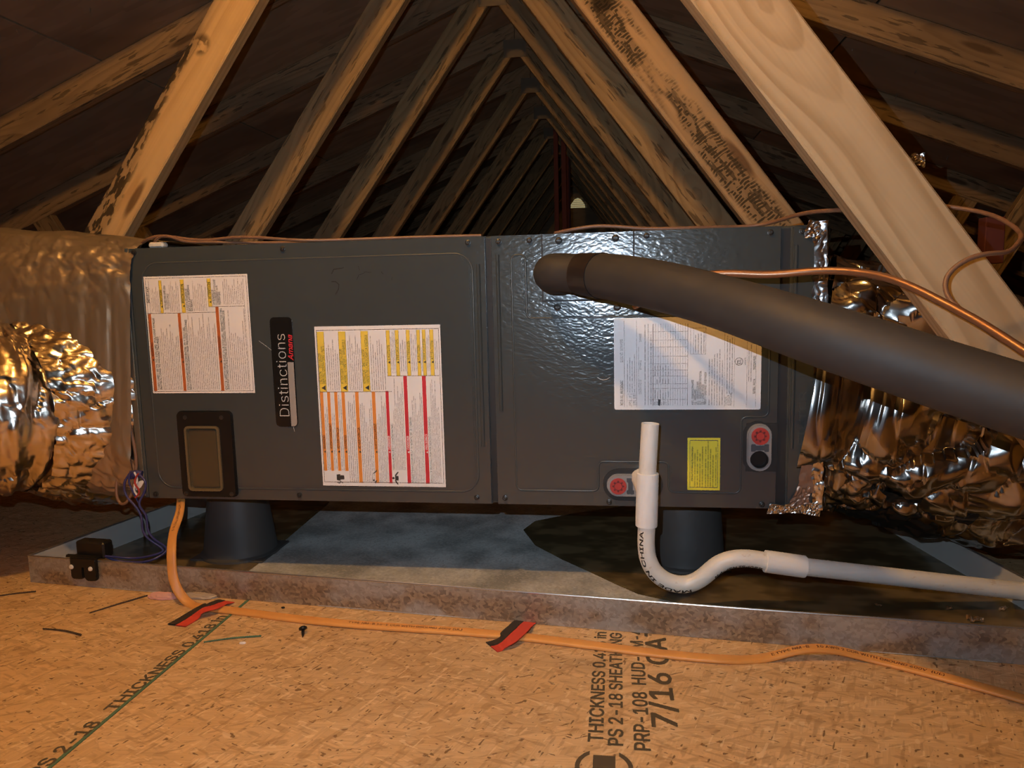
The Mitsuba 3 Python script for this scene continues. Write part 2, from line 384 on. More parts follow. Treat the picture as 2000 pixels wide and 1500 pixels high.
RX, RZ, SL = 0.40, 1.5407, 0.394       # ridge x, top of the chords at the ridge, roof slope
def roof_z(x): return RZ - SL * abs(x - RX)
cs, sn = 1 / math.hypot(1, SL), SL / math.hypot(1, SL)
for side, s in (('left', -1), ('right', 1)):
    for r in range(4):
        for c in range(4):
            d0, d1 = r * 1.22 + 0.003, min((r + 1) * 1.22 - 0.003, 4.4)
            off = 1.22 if r % 2 else 0.0
            y0, y1 = max(-1.9 + c * 2.44 - off, -1.9) + 0.003, min(-1.9 + (c + 1) * 2.44 - off, 7.1) - 0.003
            if y1 - y0 < 0.1: continue
            m = box(d0, d1, y0, y1, 0.0, 0.012, 0.001)
            V = np.asarray(m.vertices).copy()
            uv = V[:, :2] + [3 * r, 5 * c]
            d, h = V[:, 0].copy(), V[:, 2].copy()
            V[:, 0] = RX + s * (d * cs + h * sn); V[:, 2] = RZ + 0.0005 - d * sn + h * cs
            m2 = trimesh.Trimesh(V, m.faces, process=False)
            if s < 0: m2.invert()
            obj(f'ceiling_{side}__sheathing_panel', m2, 'mat_deck', uv=uv)
    nails = []
    for q in range(46):
        d, y = RNG.uniform(0.7, 2.6), RNG.uniform(-0.2, 2.4)
        base = np.array([RX + s * d * cs, y, RZ - d * sn])
        L = RNG.uniform(0.008, 0.022)
        tip = base + L * np.array([-s * sn * 0.9, 0, -cs]) + RNG.randn(3) * 0.002
        nails.append(tube(np.array([base, (base + tip) / 2, tip]), [0.0014, 0.0014, 0.0004], 6))
    obj(f'ceiling_{side}__nail_points', cat(nails), 'mat_nail', kind='stuff')
    labels[f'ceiling_{side}'] = {'label': f'dark roof sheathing boards of the {side} roof slope', 'kind': 'structure'}

g = sg.Polygon([(RX - 4.4 * cs, -0.2), (RX + 4.4 * cs, -0.2), (RX + 4.4 * cs, RZ - 4.4 * sn), (RX, RZ), (RX - 4.4 * cs, RZ - 4.4 * sn)])
gm = plate(g, 7.18, 0.03)
obj('wall_far', gm, 'mat_deck', uv=planar_uv(gm), label='dark gable wall at the far end of the attic', kind='structure')
tv = thing('gable_vent', 'small pale louvred vent high on the far gable wall under the ridge', 'vent')
vx, vz = at(1128, 396, Y=7.1)[[0, 2]]
vp = sg.Polygon([(vx - 0.095, vz - 0.06), (vx + 0.095, vz - 0.06), (vx + 0.085, vz - 0.01), (vx + 0.04, vz + 0.05), (vx, vz + 0.065), (vx - 0.04, vz + 0.05), (vx - 0.085, vz - 0.01)])
scene['mat_vent'] = principled((0.85, 0.80, 0.55), 0.6)
obj(tv + '__frame', plate(vp.difference(vp.buffer(-0.010)), 7.15, 0.02), 'mat_vent')
for i in range(5):
    z = vz - 0.048 + i * 0.022
    cut = vp.intersection(sg.box(-9, z, 9, z + 0.013))
    if not cut.is_empty:
        kk = obj(tv + '__slat', plate(cut, 7.15, 0.012), 'mat_vent')
        scene[kk]['emitter'] = {'type': 'area', 'radiance': rgb(0.20, 0.19, 0.12)}

# ------------------------------------------------------------------ roof trusses
TH = 0.038
def prism(poly, y0, y1, o, d, uid, c=0.0025):
    """convex polygon in (x, z) as a chamfered board between y0 and y1, with uv along its length"""
    P = np.array(sg.polygon.orient(poly).exterior.coords)[:-1]
    keep = [i for i in range(len(P)) if np.linalg.norm(P[i] - P[i - 1]) > 1e-4]
    P = P[keep]; n = len(P)
    I = np.zeros_like(P)
    for i in range(n):
        e0 = P[i] - P[i - 1]; e1 = P[(i + 1) % n] - P[i]
        e0 /= np.linalg.norm(e0); e1 /= np.linalg.norm(e1)
        n0, n1 = np.array([-e0[1], e0[0]]), np.array([-e1[1], e1[0]])
        b = n0 + n1; I[i] = P[i] + b * c / max(0.3, 1 + n0 @ n1)
    rings = [(I, y0), (P, y0 + c), (P, y1 - c), (I, y1)]
    V = np.vstack([np.stack([R[:, 0], np.full(n, y), R[:, 1]], 1) for R, y in rings])
    F = []
    for r in range(3):
        for i in range(n):
            a, b = r * n + i, r * n + (i + 1) % n
            F += [[a, b, b + n], [a, b + n, a + n]]
    for i in range(1, n - 1):
        F += [[0, i, i + 1], [3 * n, 3 * n + i + 1, 3 * n + i]]
    m = trimesh.Trimesh(V, F, process=False)
    if m.volume < 0: m.invert()
    V2 = m.vertices[m.faces].reshape(-1, 3); nr = np.repeat(m.face_normals, 3, axis=0)
    rel = V2[:, [0, 2]] - o
    u = rel @ d; w = rel @ np.array([-d[1], d[0]])
    if d[1] < 0: w = -w
    vv = np.where(np.abs(nr[:, 1]) > 0.5, w + 0.0445, 0.2 + V2[:, 1] - y0 + np.sign(w) * 0.1)
    uv = np.stack([u + uid * 5.3 * (uid > 0), vv], 1)
    return trimesh.Trimesh(V2, np.arange(len(V2)).reshape(-1, 3), process=False), uv

def strip_poly(a, b, w):
    a, b = np.array(a, float), np.array(b, float)
    d = (b - a) / np.linalg.norm(b - a); nn = np.array([-d[1], d[0]]) * w / 2
    return sg.Polygon([a + nn, b + nn, b - nn, a - nn]), a, d

def zl(x): return 1.445 - SL * abs(x - RX)
inL = (np.array([-0.338, 0.5]), np.array([0.335, 1.4]))
inR = (np.array([1.146, 0.5]), np.array([0.470, 1.4]))
def at_z(seg, z):
    return seg[0] + (seg[1] - seg[0]) * (z - seg[0][1]) / (seg[1][1] - seg[0][1])
big = 9.0
underL = sg.Polygon([(RX, 1.445), (RX - big, 1.445 - SL * big), (RX - big, -9), (RX, -9)])
underR = sg.Polygon([(RX, 1.445), (RX + big, 1.445 - SL * big), (RX + big, -9), (RX, -9)])
above = sg.box(-9, ZF + 0.001, 9, 9)
chordL = sg.Polygon([(RX - 0.0005, RZ), (RX - 0.0005, 1.4455), (RX - 4.3, 1.4455 - SL * 4.3), (RX - 4.3, RZ - SL * 4.3)])
chordR = sg.Polygon([(RX + 0.0005, RZ), (RX + 0.0005, 1.4455), (RX + 4.3, 1.4455 - SL * 4.3), (RX + 4.3, RZ - SL * 4.3)])
ORD = ['', '', '', '', 'fifth', 'sixth', 'seventh', 'eighth', 'ninth', 'tenth', 'eleventh', 'twelfth']
TLAB = {0: 'nearest roof truss, its broad clean pale web slanting down across the upper right corner',
        1: 'roof truss with a mouldy left web and rows of black dashes on its right web',
        2: 'third roof truss from the camera, black digits stamped on its right web',
        3: 'fourth roof truss from the camera, its peak touching the top edge of the photo'}
def gusset(cx, cz, w, h, y):
    m = [box(cx - w / 2, cx + w / 2, y - 0.0012, y, cz - h / 2, cz + h / 2)]
    for i in range(int(w / 0.012)):
        for j in range(int(h / 0.02)):
            m.append(box(cx - w / 2 + 0.006 + i * 0.012, cx - w / 2 + 0.010 + i * 0.012, y - 0.0018, y - 0.0012, cz - h / 2 + 0.004 + j * 0.02, cz - h / 2 + 0.014 + j * 0.02))
    return cat(m)
scene['mat_gusset'] = principled((0.26, 0.20, 0.13), 0.7, 0.0)
TR = {}
for k in range(12):
    y = -0.209 + 0.6096 * k
    t = thing('roof_truss', TLAB.get(k) or f'{ORD[k]} roof truss from the camera, dim timber inverted V receding towards the far gable', 'roof truss', 'trusses along the ridge')
    TR[k] = t
    specs = [('top_chord', chordL, (RX, RZ - 0.05), (-cs, -sn)), ('top_chord', chordR, (RX, RZ - 0.05), (cs, -sn))]
    for seg, und, nm in ((inL, underL, 'L'), (inR, underR, 'R')):
        a, b = at_z(seg, -0.3), at_z(seg, 1.62)
        p, o, d = strip_poly(a, b, 0.089)
        ox = at_z(seg, 0.0)
        clip = und.intersection(sg.box(-9, ZF + 0.001, RX - 0.0008, 9) if nm == 'L' else sg.box(RX + 0.0008, ZF + 0.001, 9, 9))
        specs.append(('web', p.intersection(clip), tuple(ox), tuple(d)))
    jl, jr = at_z(inL, ZF)[0], at_z(inR, ZF)[0]
    for ex, jx in ((-1.55, jl - 0.12), (2.35, jr + 0.12)):
        p, o, d = strip_poly((jx, ZF - 0.1), (ex, zl(ex) + 0.1), 0.089)
        specs.append(('web', p.intersection(underL if ex < 0 else underR).intersection(above), tuple(o), tuple(d)))
    for i, (nm, poly, o, d) in enumerate(specs):
        mat = 'mat_wood'; uid = 1 + 6 * k + i
        if nm == 'web' and k == 1 and i == 2: mat, uid = 'mat_wood_left', 0
        if nm == 'web' and k == 0 and i == 3: mat, uid = 'mat_wood_right', 3
        if nm == 'web' and k == 1 and i == 3: mat, uid = 'mat_wood_dashed', 0
        if nm == 'top_chord': mat = 'mat_wood_chord'
        m, uv = prism(poly, y, y + TH, np.array(o), np.array(d), uid)
        obj(f'{t}__{nm}', m, mat, uv=uv)
    obj(f'{t}__gusset_plate', gusset(RX, 1.425, 0.10, 0.076, y - 0.0002), 'mat_gusset')
    if k == 2:  # mill stamp, upside down across the right web
        o = at_z(inR, 1.30); dx = (inR[1] - inR[0]) / np.linalg.norm(inR[1] - inR[0])
        ms = []
        for s_, along, across, cap in (('4305', 0.0, -0.012, 0.018), ('27', -0.030, 0.012, 0.018), ('11', -0.052, -0.014, 0.016)):
            tm = meshkit.text_mesh(s_, cap, 0.0003, True)
            V = tm.vertices - [tm.vertices[:, 0].mean(), 0, 0]
            nn = np.array([dx[1], -dx[0]])       # across the web, to the upper right
            pos = o + dx * along + nn * across
            e1, e2 = -nn, -dx                    # letters hang upside down
            q = pos + V[:, :1] * e1 + V[:, 1:2] * e2
            ms.append(trimesh.Trimesh(np.stack([q[:, 0], y - 0.0001 - V[:, 2], q[:, 1]], 1), tm.faces, process=False))
        for q_ in ms: obj(f'{t}__lettering', q_, 'mat_ink', label='black stamped digits')

# dark red posts far back under the ridge
for i, (px, w, y, ztop, zbot, lab) in enumerate(((1087, 0.028, 3.58, 1.43, -0.14, 'left one of two dark red upright posts under the ridge behind the air handler'),
                                                (1102, 0.03, 3.60, 1.42, -0.14, 'right one of two dark red upright posts under the ridge behind the air handler'),
                                                (1110, 0.03, 4.12, 1.37, 0.3, 'short dark red post behind and right of the two red posts'))):
    x = at(px, 400, Y=y)[0]
    t = obj('red_post', box(x - w / 2, x + w / 2, y, y + 0.03, zbot, ztop, 0.002), 'mat_wood_red', label=lab, category='post')
x = at(1945, 440, Y=0.75)[0]; z = at(1945, 440, Y=0.75)[2]
obj('red_block', cat([box(x - 0.022, x + 0.022, 0.75, 0.79, z - 0.09, z + 0.02, 0.002)]), 'mat_wood_red', label='short reddish wood block standing in the dark beyond the pale web, far right', category='wood block')

# ------------------------------------------------------------------ air handler
ah = thing('air_handler', 'long dark grey air handler cabinet lying on its side on two risers over the pan', 'air handler')
L, H, DP = 1.148, 0.4445, 0.368
obj(ah + '__cabinet', cat([box(0.0, L, 0.010, DP, 0.0, H, 0.003), box(0, 0.006, 0.0, 0.012, 0.002, H, 0.001), box(1.107, L, 0.002, 0.012, 0, H, 0.002)]), 'mat_cabinet_edge')
obj(ah + '__seam', box(0.633, 0.643, 0.006, 0.0095, 0.004, H - 0.004), 'mat_groove')
obj(ah + '__seam', box(1.093, 1.108, 0.006, 0.0095, 0.004, H - 0.004), 'mat_groove')

def on_face(key, m, mat, **kw):
    return obj(key, m, mat, uv=planar_uv(m), **kw)
# blower door with its raised field
door = cat([pillow(sg.box(0.007, 0.0, 0.634, H), 0.010, 0.010, 0.002), pillow(rrect(0.03, 0.022, 0.612, 0.418, 0.03, 10), 0.0, 0.0036, 0.007, 6),
            tube(spline([[0.6215, 0.0002, 0.10], [0.6215, 0.0002, 0.40]], 8), 0.0034, 14)])
on_face(ah + '__blower_door', door, 'mat_cabinet', label='left service door with raised field')
# coil panel; its raised field leaves round the refrigerant plate and the drain plates
fld = sg.box(0.676, 0.026, 1.078, 0.311)
fld = unary_union([fld, sg.box(0.676, 0.30, 0.699, 0.413)])
fld = fld.difference(sg.box(1.037, 0.0, 1.2, 0.150)).difference(sg.box(0.812, 0.0, 0.925, 0.076))
fld = fld.buffer(-0.009, quad_segs=8).buffer(0.018, quad_segs=8).buffer(-0.009, quad_segs=8)
coil = cat([pillow(sg.box(0.643, 0.0, 1.093, H), 0.010, 0.010, 0.002), pillow(fld, 0.0, 0.0036, 0.006, 6),
            tube(spline([[0.6535, 0.0002, 0.16], [0.6535, 0.0002, 0.414]], 8), 0.0032, 14)])
on_face(ah + '__coil_panel', coil, 'mat_cabinet', label='right panel with the refrigerant and drain openings')
def rib(key, ring, r=0.0017):
    q = np.array(ring.coords)[:-1]
    s_ = np.linspace(0, ring.length, 520)
    P = np.array([ring.interpolate(t_).coords[0] for t_ in s_])
    obj(key, tube(np.column_stack([P[:, 0], np.full(len(P), -0.0002), P[:, 1]]), r, 10, caps=False, ref=(0, 1.0, 0)), 'mat_cabinet_edge', smooth=40)
rib(ah + '__coil_panel__pressed_rib', fld.exterior)
rib(ah + '__blower_door__pressed_rib', rrect(0.03, 0.022, 0.612, 0.418, 0.03, 10).exterior)
ins = cat([pillow(sg.box(0.727, 0.3395, 0.869, H - 0.001), 0.0, 0.0022, 0.0015)])
on_face(ah + '__refrigerant_plate', ins, 'mat_cabinet')
obj(ah + '__refrigerant_plate__gap', cat([plate(sg.box(0.7245, 0.337, 0.8715, H).difference(sg.box(0.727, 0.3395, 0.869, H)), 0.0, 0.0004)]), 'mat_groove')
# end strip with raised ribs and pressed word
strip = cat([box(1.109, 1.147, -0.002, 0.004, 0.002, H - 0.002, 0.001), tube(spline([[1.114, -0.002, 0.10], [1.114, -0.002, 0.415]], 6), 0.0030, 14)])
on_face(ah + '__end_strip', strip, 'mat_cabinet')
obj(ah + '__end_strip__lettering', text_up('FILTER', 1.134, 0.105, 0.010, -0.0021, 0.085, True, 0.0006), 'mat_cabinet_edge')

def screw(x, z, y=0.0, r=0.0048, mat='mat_screw'):
    m = lathe([(0, 0), (r, 0), (r, 0.001), (r * 0.72, 0.0014), (r * 0.66, 0.0042), (r * 0.4, 0.0046), (0, 0.0042)], [x, y, z], [0, -1, 0], 12)
    return obj(ah + '__screw', cat([m, box(x - r * 0.55, x + r * 0.55, y - 0.005, y - 0.0042, z - 0.0005, z + 0.0005)]), mat)
for x, z in ((19, 437), (290, 435), (606, 435), (656, 435), (706, 435), (890, 436), (1076, 435), (293, 11), (608, 12), (656, 12), (829, 8), (1071, 8), (1122, 435), (21, 9)):
    screw(x / 1000, z / 1000, -0.0004 if x < 1100 else -0.002)
for x, z in ((753, 433), (842, 434), (749, 328), (844, 326)):
    screw(x / 1000, z / 1000, -0.0022 if z > 400 else -0.0004, 0.006)

# breaker cover
bp_ = rrect(0.0775, 0.007, 0.1815, 0.161, 0.009)
wn = rrect(0.093, 0.019, 0.158, 0.135, 0.008)
obj(ah + '__breaker_cover', pillow(bp_.difference(wn.buffer(-0.002)), -0.0036, 0.006, 0.0025), 'mat_black', label='black cover plate with a smoked window')
obj(ah + '__breaker_cover__window', cat([plate(wn, -0.0026, 0.004), plate(wn.difference(wn.buffer(-0.004)), -0.006, 0.007)]), 'mat_window_rim')
obj(ah + '__breaker_cover__window_pane', pillow(rrect(0.0975, 0.0235, 0.1535, 0.1305, 0.006), -0.006, 0.0035, 0.004, 4), 'mat_window')
for x, z in ((0.095, 0.150), (0.163, 0.150), (0.086, 0.0135), (0.172, 0.0135)):
    m = lathe([(0, 0), (0.0045, 0), (0.004, 0.002), (0, 0.0026)], [x, -0.0082, z], [0, -1, 0], 12)
    obj(ah + '__breaker_cover__screw', cat([m, box(x - 0.003, x + 0.003, -0.0112, -0.0104, z - 0.0006, z + 0.0006)]), 'mat_screw')

# brand badge
YF = -0.0037
def thin(m, w, y):
    """the lettering's outline drawn in by w"""
    V = m.vertices; back = m.face_normals[:, 1] > 0.9
    g_ = unary_union([sg.Polygon(V[f_][:, [0, 2]]).buffer(1e-6) for f_ in m.faces[back]]).buffer(-w)
    return plate(g_, y, 0.00015)
obj(ah + '__badge', pillow(rrect(0.2605, 0.133, 0.3005, 0.321, 0.008), YF, 0.0016, 0.0008, 2), 'mat_black_glossy', label='black name badge')
yb = YF - 0.0017
obj(ah + '__badge__lettering', thin(text_up('Distinctions', 0.2865, 0.151, 0.0180, yb, 0.142), 0.00042, yb), 'mat_ink_grey', label='thin silver grey letters')
obj(ah + '__badge__brand_lettering', cat([text_up('Amana', 0.2992, 0.2475, 0.0088, yb, 0.044, True, skew=0.3)]), 'mat_brand_red', label='red slanted letters')
obj(ah + '__badge__silver_bar', plate(sg.box(0.2885, 0.1342, 0.2994, 0.2445).intersection(rrect(0.2605, 0.133, 0.3005, 0.321, 0.008).buffer(-0.001)), yb, 0.0003), 'mat_silver')

# printed labels -------------------------------------------------
def print_fn(paper, bars, blocks, lines, ink=(0.13, 0.10, 0.09), per=(270, 1.0)):
    """flat print: paper colour, coloured bars (u0, u1, v0, v1, colour), blocks of tiny text lines (u0, u1, v0, v1, rows), rules"""
    def fn(p, n, uv):
        u, v = uv.x, uv.y
        c = mi.Color3f(*paper)
        dark = mi.Float(0)
        for i, (u0, u1, v0, v1, rows) in enumerate(blocks):
            r = (u - u0) / (u1 - u0) * rows
            k = dr.floor(r); fr = r - k
            end = v0 + (v1 - v0) * (0.62 + 0.38 * cell_rand(k, i, 7))
            ins = (u > u0) & (u < u1) & (v > v0) & (v < end)
            ch = cell_rand(dr.floor(v * per[0]), k, i)
            wd = cell_rand(dr.floor(v * per[0] / 5.3 + cell_rand(k, 3, i) * 3), k, i + 50)
            on = dr.select((fr > 0.28) & (fr < 0.74), 1.0, 0.0) * dr.select(ch > 0.18, 0.35 + 0.5 * ch, 0.1)
            dark = dr.select(ins, on, dark)
        c = mix(c, ink, dark * 0.85)
        for u0, u1, v0, v1, col in bars:
            c = dr.select((u > u0) & (u < u1) & (v > v0) & (v < v1), mi.Color3f(*col), c)
        for u0, u1, v0, v1 in lines:
            c = dr.select((u > u0) & (u < u1) & (v > v0) & (v < v1), mi.Color3f(0.12, 0.09, 0.08), c)
        return c
    return mikit.proc(fn)

def sheet(key, x0, z0, x1, z1, mat, label, r=0.0, y=YF):
    m = plate(rrect(x0, z0, x1, z1, r) if r else sg.box(x0, z0, x1, z1), y, 0.0004)
    V = np.asarray(m.vertices)
    uv = np.stack([(V[:, 0] - x0) / (x1 - x0), (V[:, 2] - z0) / (z1 - z0)], 1)
    return obj(key, m, mat, uv=uv, label=label)

YEL, ORG, RED, RST, PAP = (0.80, 0.58, 0.07), (0.76, 0.27, 0.05), (0.58, 0.035, 0.045), (0.50, 0.13, 0.035), (0.80, 0.77, 0.74)
def frame_lines(a=0.012, b=0.015, t=0.0035):
    return [(a, 1 - a, b, b + t), (a, 1 - a, 1 - b - t, 1 - b), (a, a + t, b, 1 - b), (1 - a - t, 1 - a, b, 1 - b)]
ylab = YF - 0.00042
def lab_text(key, x0, z0, W, Hh, items, mat, **lab):
    """items: (words, u of the letters' feet, v of the first letter, cap height as share of W, v length or None, bold)"""
    for s, u, v, cap, ln, bd in items:
        obj(key, text_up(s, x0 + u * W, z0 + v * Hh, cap * W, ylab, ln * Hh if ln else None, bd), mat, **lab)
def each(key, ms, mat, **kw):
    for m_ in ms: obj(key, m_, mat, **kw)
def tri(x, z, s, y=ylab):
    """warning triangle pointing to the left (the letters' up)"""
    return plate(sg.Polygon([(x, z - s * 0.5), (x, z + s * 0.5), (x - s * 0.85, z)]), y, 0.00015)

# lifting label, left
X0, Z0, X1, Z1 = 0.035, 0.192, 0.2255, 0.395; W, Hh = X1 - X0, Z1 - Z0
bars = [(0.142, 0.172, 0.69, 0.965, YEL), (0.351, 0.389, 0.69, 0.968, YEL), (0.611, 0.648, 0.735, 0.97, YEL),
        (0.014, 0.044, 0.02, 0.685, RST), (0.306, 0.335, 0.02, 0.685, RST), (0.676, 0.706, 0.02, 0.735, RST)]
blocks = [(0.055, 0.135, 0.70, 0.95, 5), (0.235, 0.335, 0.70, 0.965, 6), (0.465, 0.60, 0.70, 0.965, 8), (0.755, 0.95, 0.75, 0.965, 11),
          (0.105, 0.30, 0.03, 0.66, 11), (0.395, 0.665, 0.03, 0.68, 15), (0.765, 0.955, 0.03, 0.72, 10)]
rules = frame_lines() + [(0.014, 0.676, 0.686, 0.690), (0.61, 0.955, 0.733, 0.737), (0.142, 0.1445, 0.69, 0.965), (0.1695, 0.172, 0.69, 0.965), (0.351, 0.3535, 0.69, 0.965),
                         (0.3865, 0.389, 0.69, 0.965), (0.611, 0.6135, 0.735, 0.97), (0.6455, 0.648, 0.735, 0.97), (0.045, 0.0475, 0.69, 0.965), (0.955, 0.9575, 0.02, 0.965)]
scene['mat_label_left'] = principled(print_fn(PAP, bars, blocks, rules, per=(200, 1)), 0.5, spec=0.4)
k = sheet(ah + '__lifting_label', X0, Z0, X1, Z1, 'mat_label_left', 'white label with rust red and yellow bars')
it = [('IMPORTANT', 0.042, 0.775, 0.024, 0.14, True), ('CAUTION', 0.168, 0.765, 0.022, 0.12, True), ('PRECAUCION', 0.383, 0.77, 0.026, 0.16, True), ('ATTENTION', 0.642, 0.80, 0.026, 0.14, True),
      ('NOTE BELOW APPLIES', 0.205, 0.72, 0.020, 0.20, True), ('TO COILS ONLY', 0.232, 0.72, 0.020, 0.135, True),
      ('LA NOTA SIGUIENTE', 0.414, 0.70, 0.019, 0.19, True), ('APLICA A LAS BOBINAS', 0.437, 0.70, 0.019, 0.22, True), ('SOLAMENTE', 0.459, 0.70, 0.019, 0.10, True),
      ('LA REMARQUE', 0.670, 0.75, 0.017, 0.125, True), ("CI-DESSOUS S'APPLIQUE", 0.690, 0.75, 0.017, 0.21, True), ('UNIQUEMENT AUX', 0.711, 0.75, 0.017, 0.16, True), ('SERPENTINS', 0.732, 0.75, 0.017, 0.11, True),
      ('THIS UNIT IS 75 TO 200 LBS. FOLLOW THESE', 0.073, 0.03, 0.019, 0.62, True), ('INSTRUCTIONS TO PREVENT INJURIES', 0.098, 0.03, 0.019, 0.46, True),
      ('ESTA UNIDAD PESA CON ENTRE 75 Y 200 LBS.', 0.364, 0.03, 0.019, 0.54, True), ('SIGA ESTAS INSTRUCCIONES PARA PREVENIR LESIONES', 0.388, 0.03, 0.019, 0.60, True),
      ('CETTE UNITE PESE AVEC 75 A 200 LBS.  RESPECTEZ CES', 0.735, 0.03, 0.019, 0.69, True), ('INSTRUCTIONS POUR EVITER DES BLESSURES PERSONNELLES', 0.758, 0.03, 0.019, 0.67, True)]
lab_text(k + '__lettering', X0, Z0, W, Hh, it, 'mat_ink')
ms = [('WARNING', 0.040, 0.32, 0.022, 0.12, True), ('ADVERTENCIA', 0.331, 0.30, 0.022, 0.17, True), ('AVERTISSEMENT', 0.702, 0.30, 0.022, 0.19, True)]
lab_text(k + '__bar_lettering', X0, Z0, W, Hh, ms, 'mat_ink_brown')
each(k + '__warning_triangle', [tri(X0 + u * W, Z0 + v * Hh, 0.0042) for u, v in ((0.167, 0.745), (0.382, 0.745), (0.641, 0.775), (0.040, 0.29), (0.331, 0.27), (0.702, 0.27))], 'mat_ink')

# safety label, middle
X0, Z0, X1, Z1 = 0.339, 0.030, 0.556, 0.304; W, Hh = X1 - X0, Z1 - Z0
bars = [(0.017, 0.075, 0.597, 0.968, YEL), (0.19, 0.25, 0.597, 0.968, YEL), (0.37, 0.43, 0.597, 0.968, YEL)]
smallY = ((0.572, 0.602), (0.643, 0.673), (0.73, 0.76), (0.812, 0.84), (0.856, 0.884), (0.914, 0.945))
bars += [(a, b, 0.692, 0.97, YEL) for a, b in smallY]
oranges = ((0.017, 0.042, 0.095), (0.075, 0.099, 0.095), (0.133, 0.158, 0.095), (0.192, 0.218, 0.095), (0.303, 0.331, 0.02), (0.438, 0.465, 0.02))
bars += [(a, b, c, 0.594, ORG) for a, b, c in oranges]
bars += [(0.549, 0.573, 0.02, 0.60, RED), (0.696, 0.724, 0.02, 0.69, RED), (0.843, 0.873, 0.02, 0.69, RED)]
blocks = [(0.082, 0.185, 0.605, 0.96, 6), (0.258, 0.365, 0.605, 0.96, 7), (0.438, 0.56, 0.605, 0.95, 7),
          (0.605, 0.64, 0.71, 0.96, 3), (0.676, 0.728, 0.72, 0.95, 3), (0.763, 0.81, 0.72, 0.95, 3), (0.842, 0.856, 0.72, 0.95, 1), (0.887, 0.912, 0.72, 0.95, 2), (0.948, 0.975, 0.73, 0.94, 2),
          (0.044, 0.073, 0.10, 0.56, 2), (0.101, 0.131, 0.10, 0.58, 2), (0.160, 0.190, 0.10, 0.58, 2), (0.221, 0.300, 0.025, 0.58, 5), (0.334, 0.435, 0.025, 0.58, 7), (0.468, 0.546, 0.025, 0.585, 6),
          (0.602, 0.690, 0.105, 0.685, 7), (0.752, 0.840, 0.025, 0.68, 7), (0.902, 0.970, 0.025, 0.67, 6)]
rules = frame_lines(0.012, 0.022) + [(0.014, 0.60, 0.594, 0.597), (0.57, 0.975, 0.69, 0.693)]
for a, b in ((0.017, 0.075), (0.19, 0.25), (0.37, 0.43)): rules += [(a, a + 0.002, 0.597, 0.968), (b - 0.002, b, 0.597, 0.968)]
for a, b in smallY: rules += [(a, a + 0.002, 0.692, 0.97), (b - 0.002, b, 0.692, 0.97)]
scene['mat_label_middle'] = principled(print_fn(PAP, bars, blocks, rules, per=(270, 1)), 0.5, spec=0.4)
k = sheet(ah + '__safety_label', X0, Z0, X1, Z1, 'mat_label_middle', 'white label with yellow, orange and red bars')
it = [('CAUTION - INSTALLER', 0.041, 0.645, 0.022, 0.19, False), ('(BEFORE OPERATING UNIT)', 0.068, 0.645, 0.022, 0.235, False),
      ('ATTENTION - INSTALLEUR', 0.215, 0.645, 0.022, 0.215, False), ("(AVANT D'OPERER L'APPAREIL)", 0.242, 0.645, 0.022, 0.27, False),
      ('ATENCION - INSTALADOR', 0.395, 0.645, 0.022, 0.21, False), ('(ANTES DE FUNCIONAR LA UNIDAD)', 0.422, 0.645, 0.022, 0.30, False)]
for (a, b), w_ in zip(smallY, ('CAUTION', 'PRECAUCION', 'ATTENTION', 'CAUTION', 'PRECAUCION', 'ATTENTION')):
    it.append((w_, b - 0.006, 0.79, 0.019, 0.0125 * len(w_), False))
it += [('CARBON MONOXIDE POISONING HAZARD', 0.599, 0.105, 0.019, 0.29, False), ("RISQUE D'EMPOISONNEMENT AU MONOXYDE DE CARBONE", 0.749, 0.028, 0.019, 0.41, False), ('RIESGO DE INTOXICACION POR MONOXIDO DE CARBONO', 0.899, 0.028, 0.019, 0.41, False)]
lab_text(k + '__lettering', X0, Z0, W, Hh, it, 'mat_ink')
it = [(w_, b - 0.003, 0.235, 0.020, 0.0125 * len(w_), True) for (a, b, _), w_ in zip(oranges, ('WARNING', 'AVERTISSEMENT', 'ADVERTENCIA', 'WARNING', 'ADVERTENCIA', 'AVERTISSEMENT'))]
lab_text(k + '__bar_lettering', X0, Z0, W, Hh, it, 'mat_ink_brown')
lab_text(k + '__white_lettering', X0, Z0, W, Hh, [('DANGER', 0.569, 0.235, 0.018, 0.085, True), ('DANGER', 0.720, 0.235, 0.018, 0.085, True), ('PELIGRO', 0.869, 0.235, 0.018, 0.095, True)], 'mat_ink_white')
tr = [tri(X0 + u * W, Z0 + 0.62 * Hh, 0.0085) for u in (0.066, 0.24, 0.42)] + [tri(X0 + (b - 0.005) * W, Z0 + 0.775 * Hh, 0.0045) for a, b in smallY] + [tri(X0 + (b - 0.003) * W, Z0 + 0.218 * Hh, 0.0042) for a, b, _ in oranges]
# pictograms: a gloved hand by a spark, a fallen pair, a raised-arm figure
hand = unary_union([rrect(0.371, 0.041, 0.378, 0.0485, 0.0015), sg.Polygon([(0.3645, 0.040), (0.371, 0.0385), (0.371, 0.0505), (0.3645, 0.0495)]), sg.LineString([(0.3655, 0.036), (0.369, 0.034), (0.371, 0.0375), (0.375, 0.035)]).buffer(0.0006)])
man = unary_union([sg.Point(0.4655, 0.0445).buffer(0.0021), rrect(0.4685, 0.0405, 0.4745, 0.0485, 0.001), sg.LineString([(0.469, 0.049), (0.4735, 0.0545)]).buffer(0.0011), sg.LineString([(0.469, 0.040), (0.4725, 0.0345)]).buffer(0.0011)])
fall = unary_union([sg.Point(0.4305, 0.0405).buffer(0.0016), sg.Polygon([(0.4335, 0.034), (0.4365, 0.041), (0.432, 0.038)]), sg.LineString([(0.431, 0.0525), (0.436, 0.057)]).buffer(0.0008)])
each(k + '__warning_triangle', tr, 'mat_ink')
each(k + '__pictogram', [plate(q, ylab, 0.00015) for q in (hand, man, fall)], 'mat_ink')
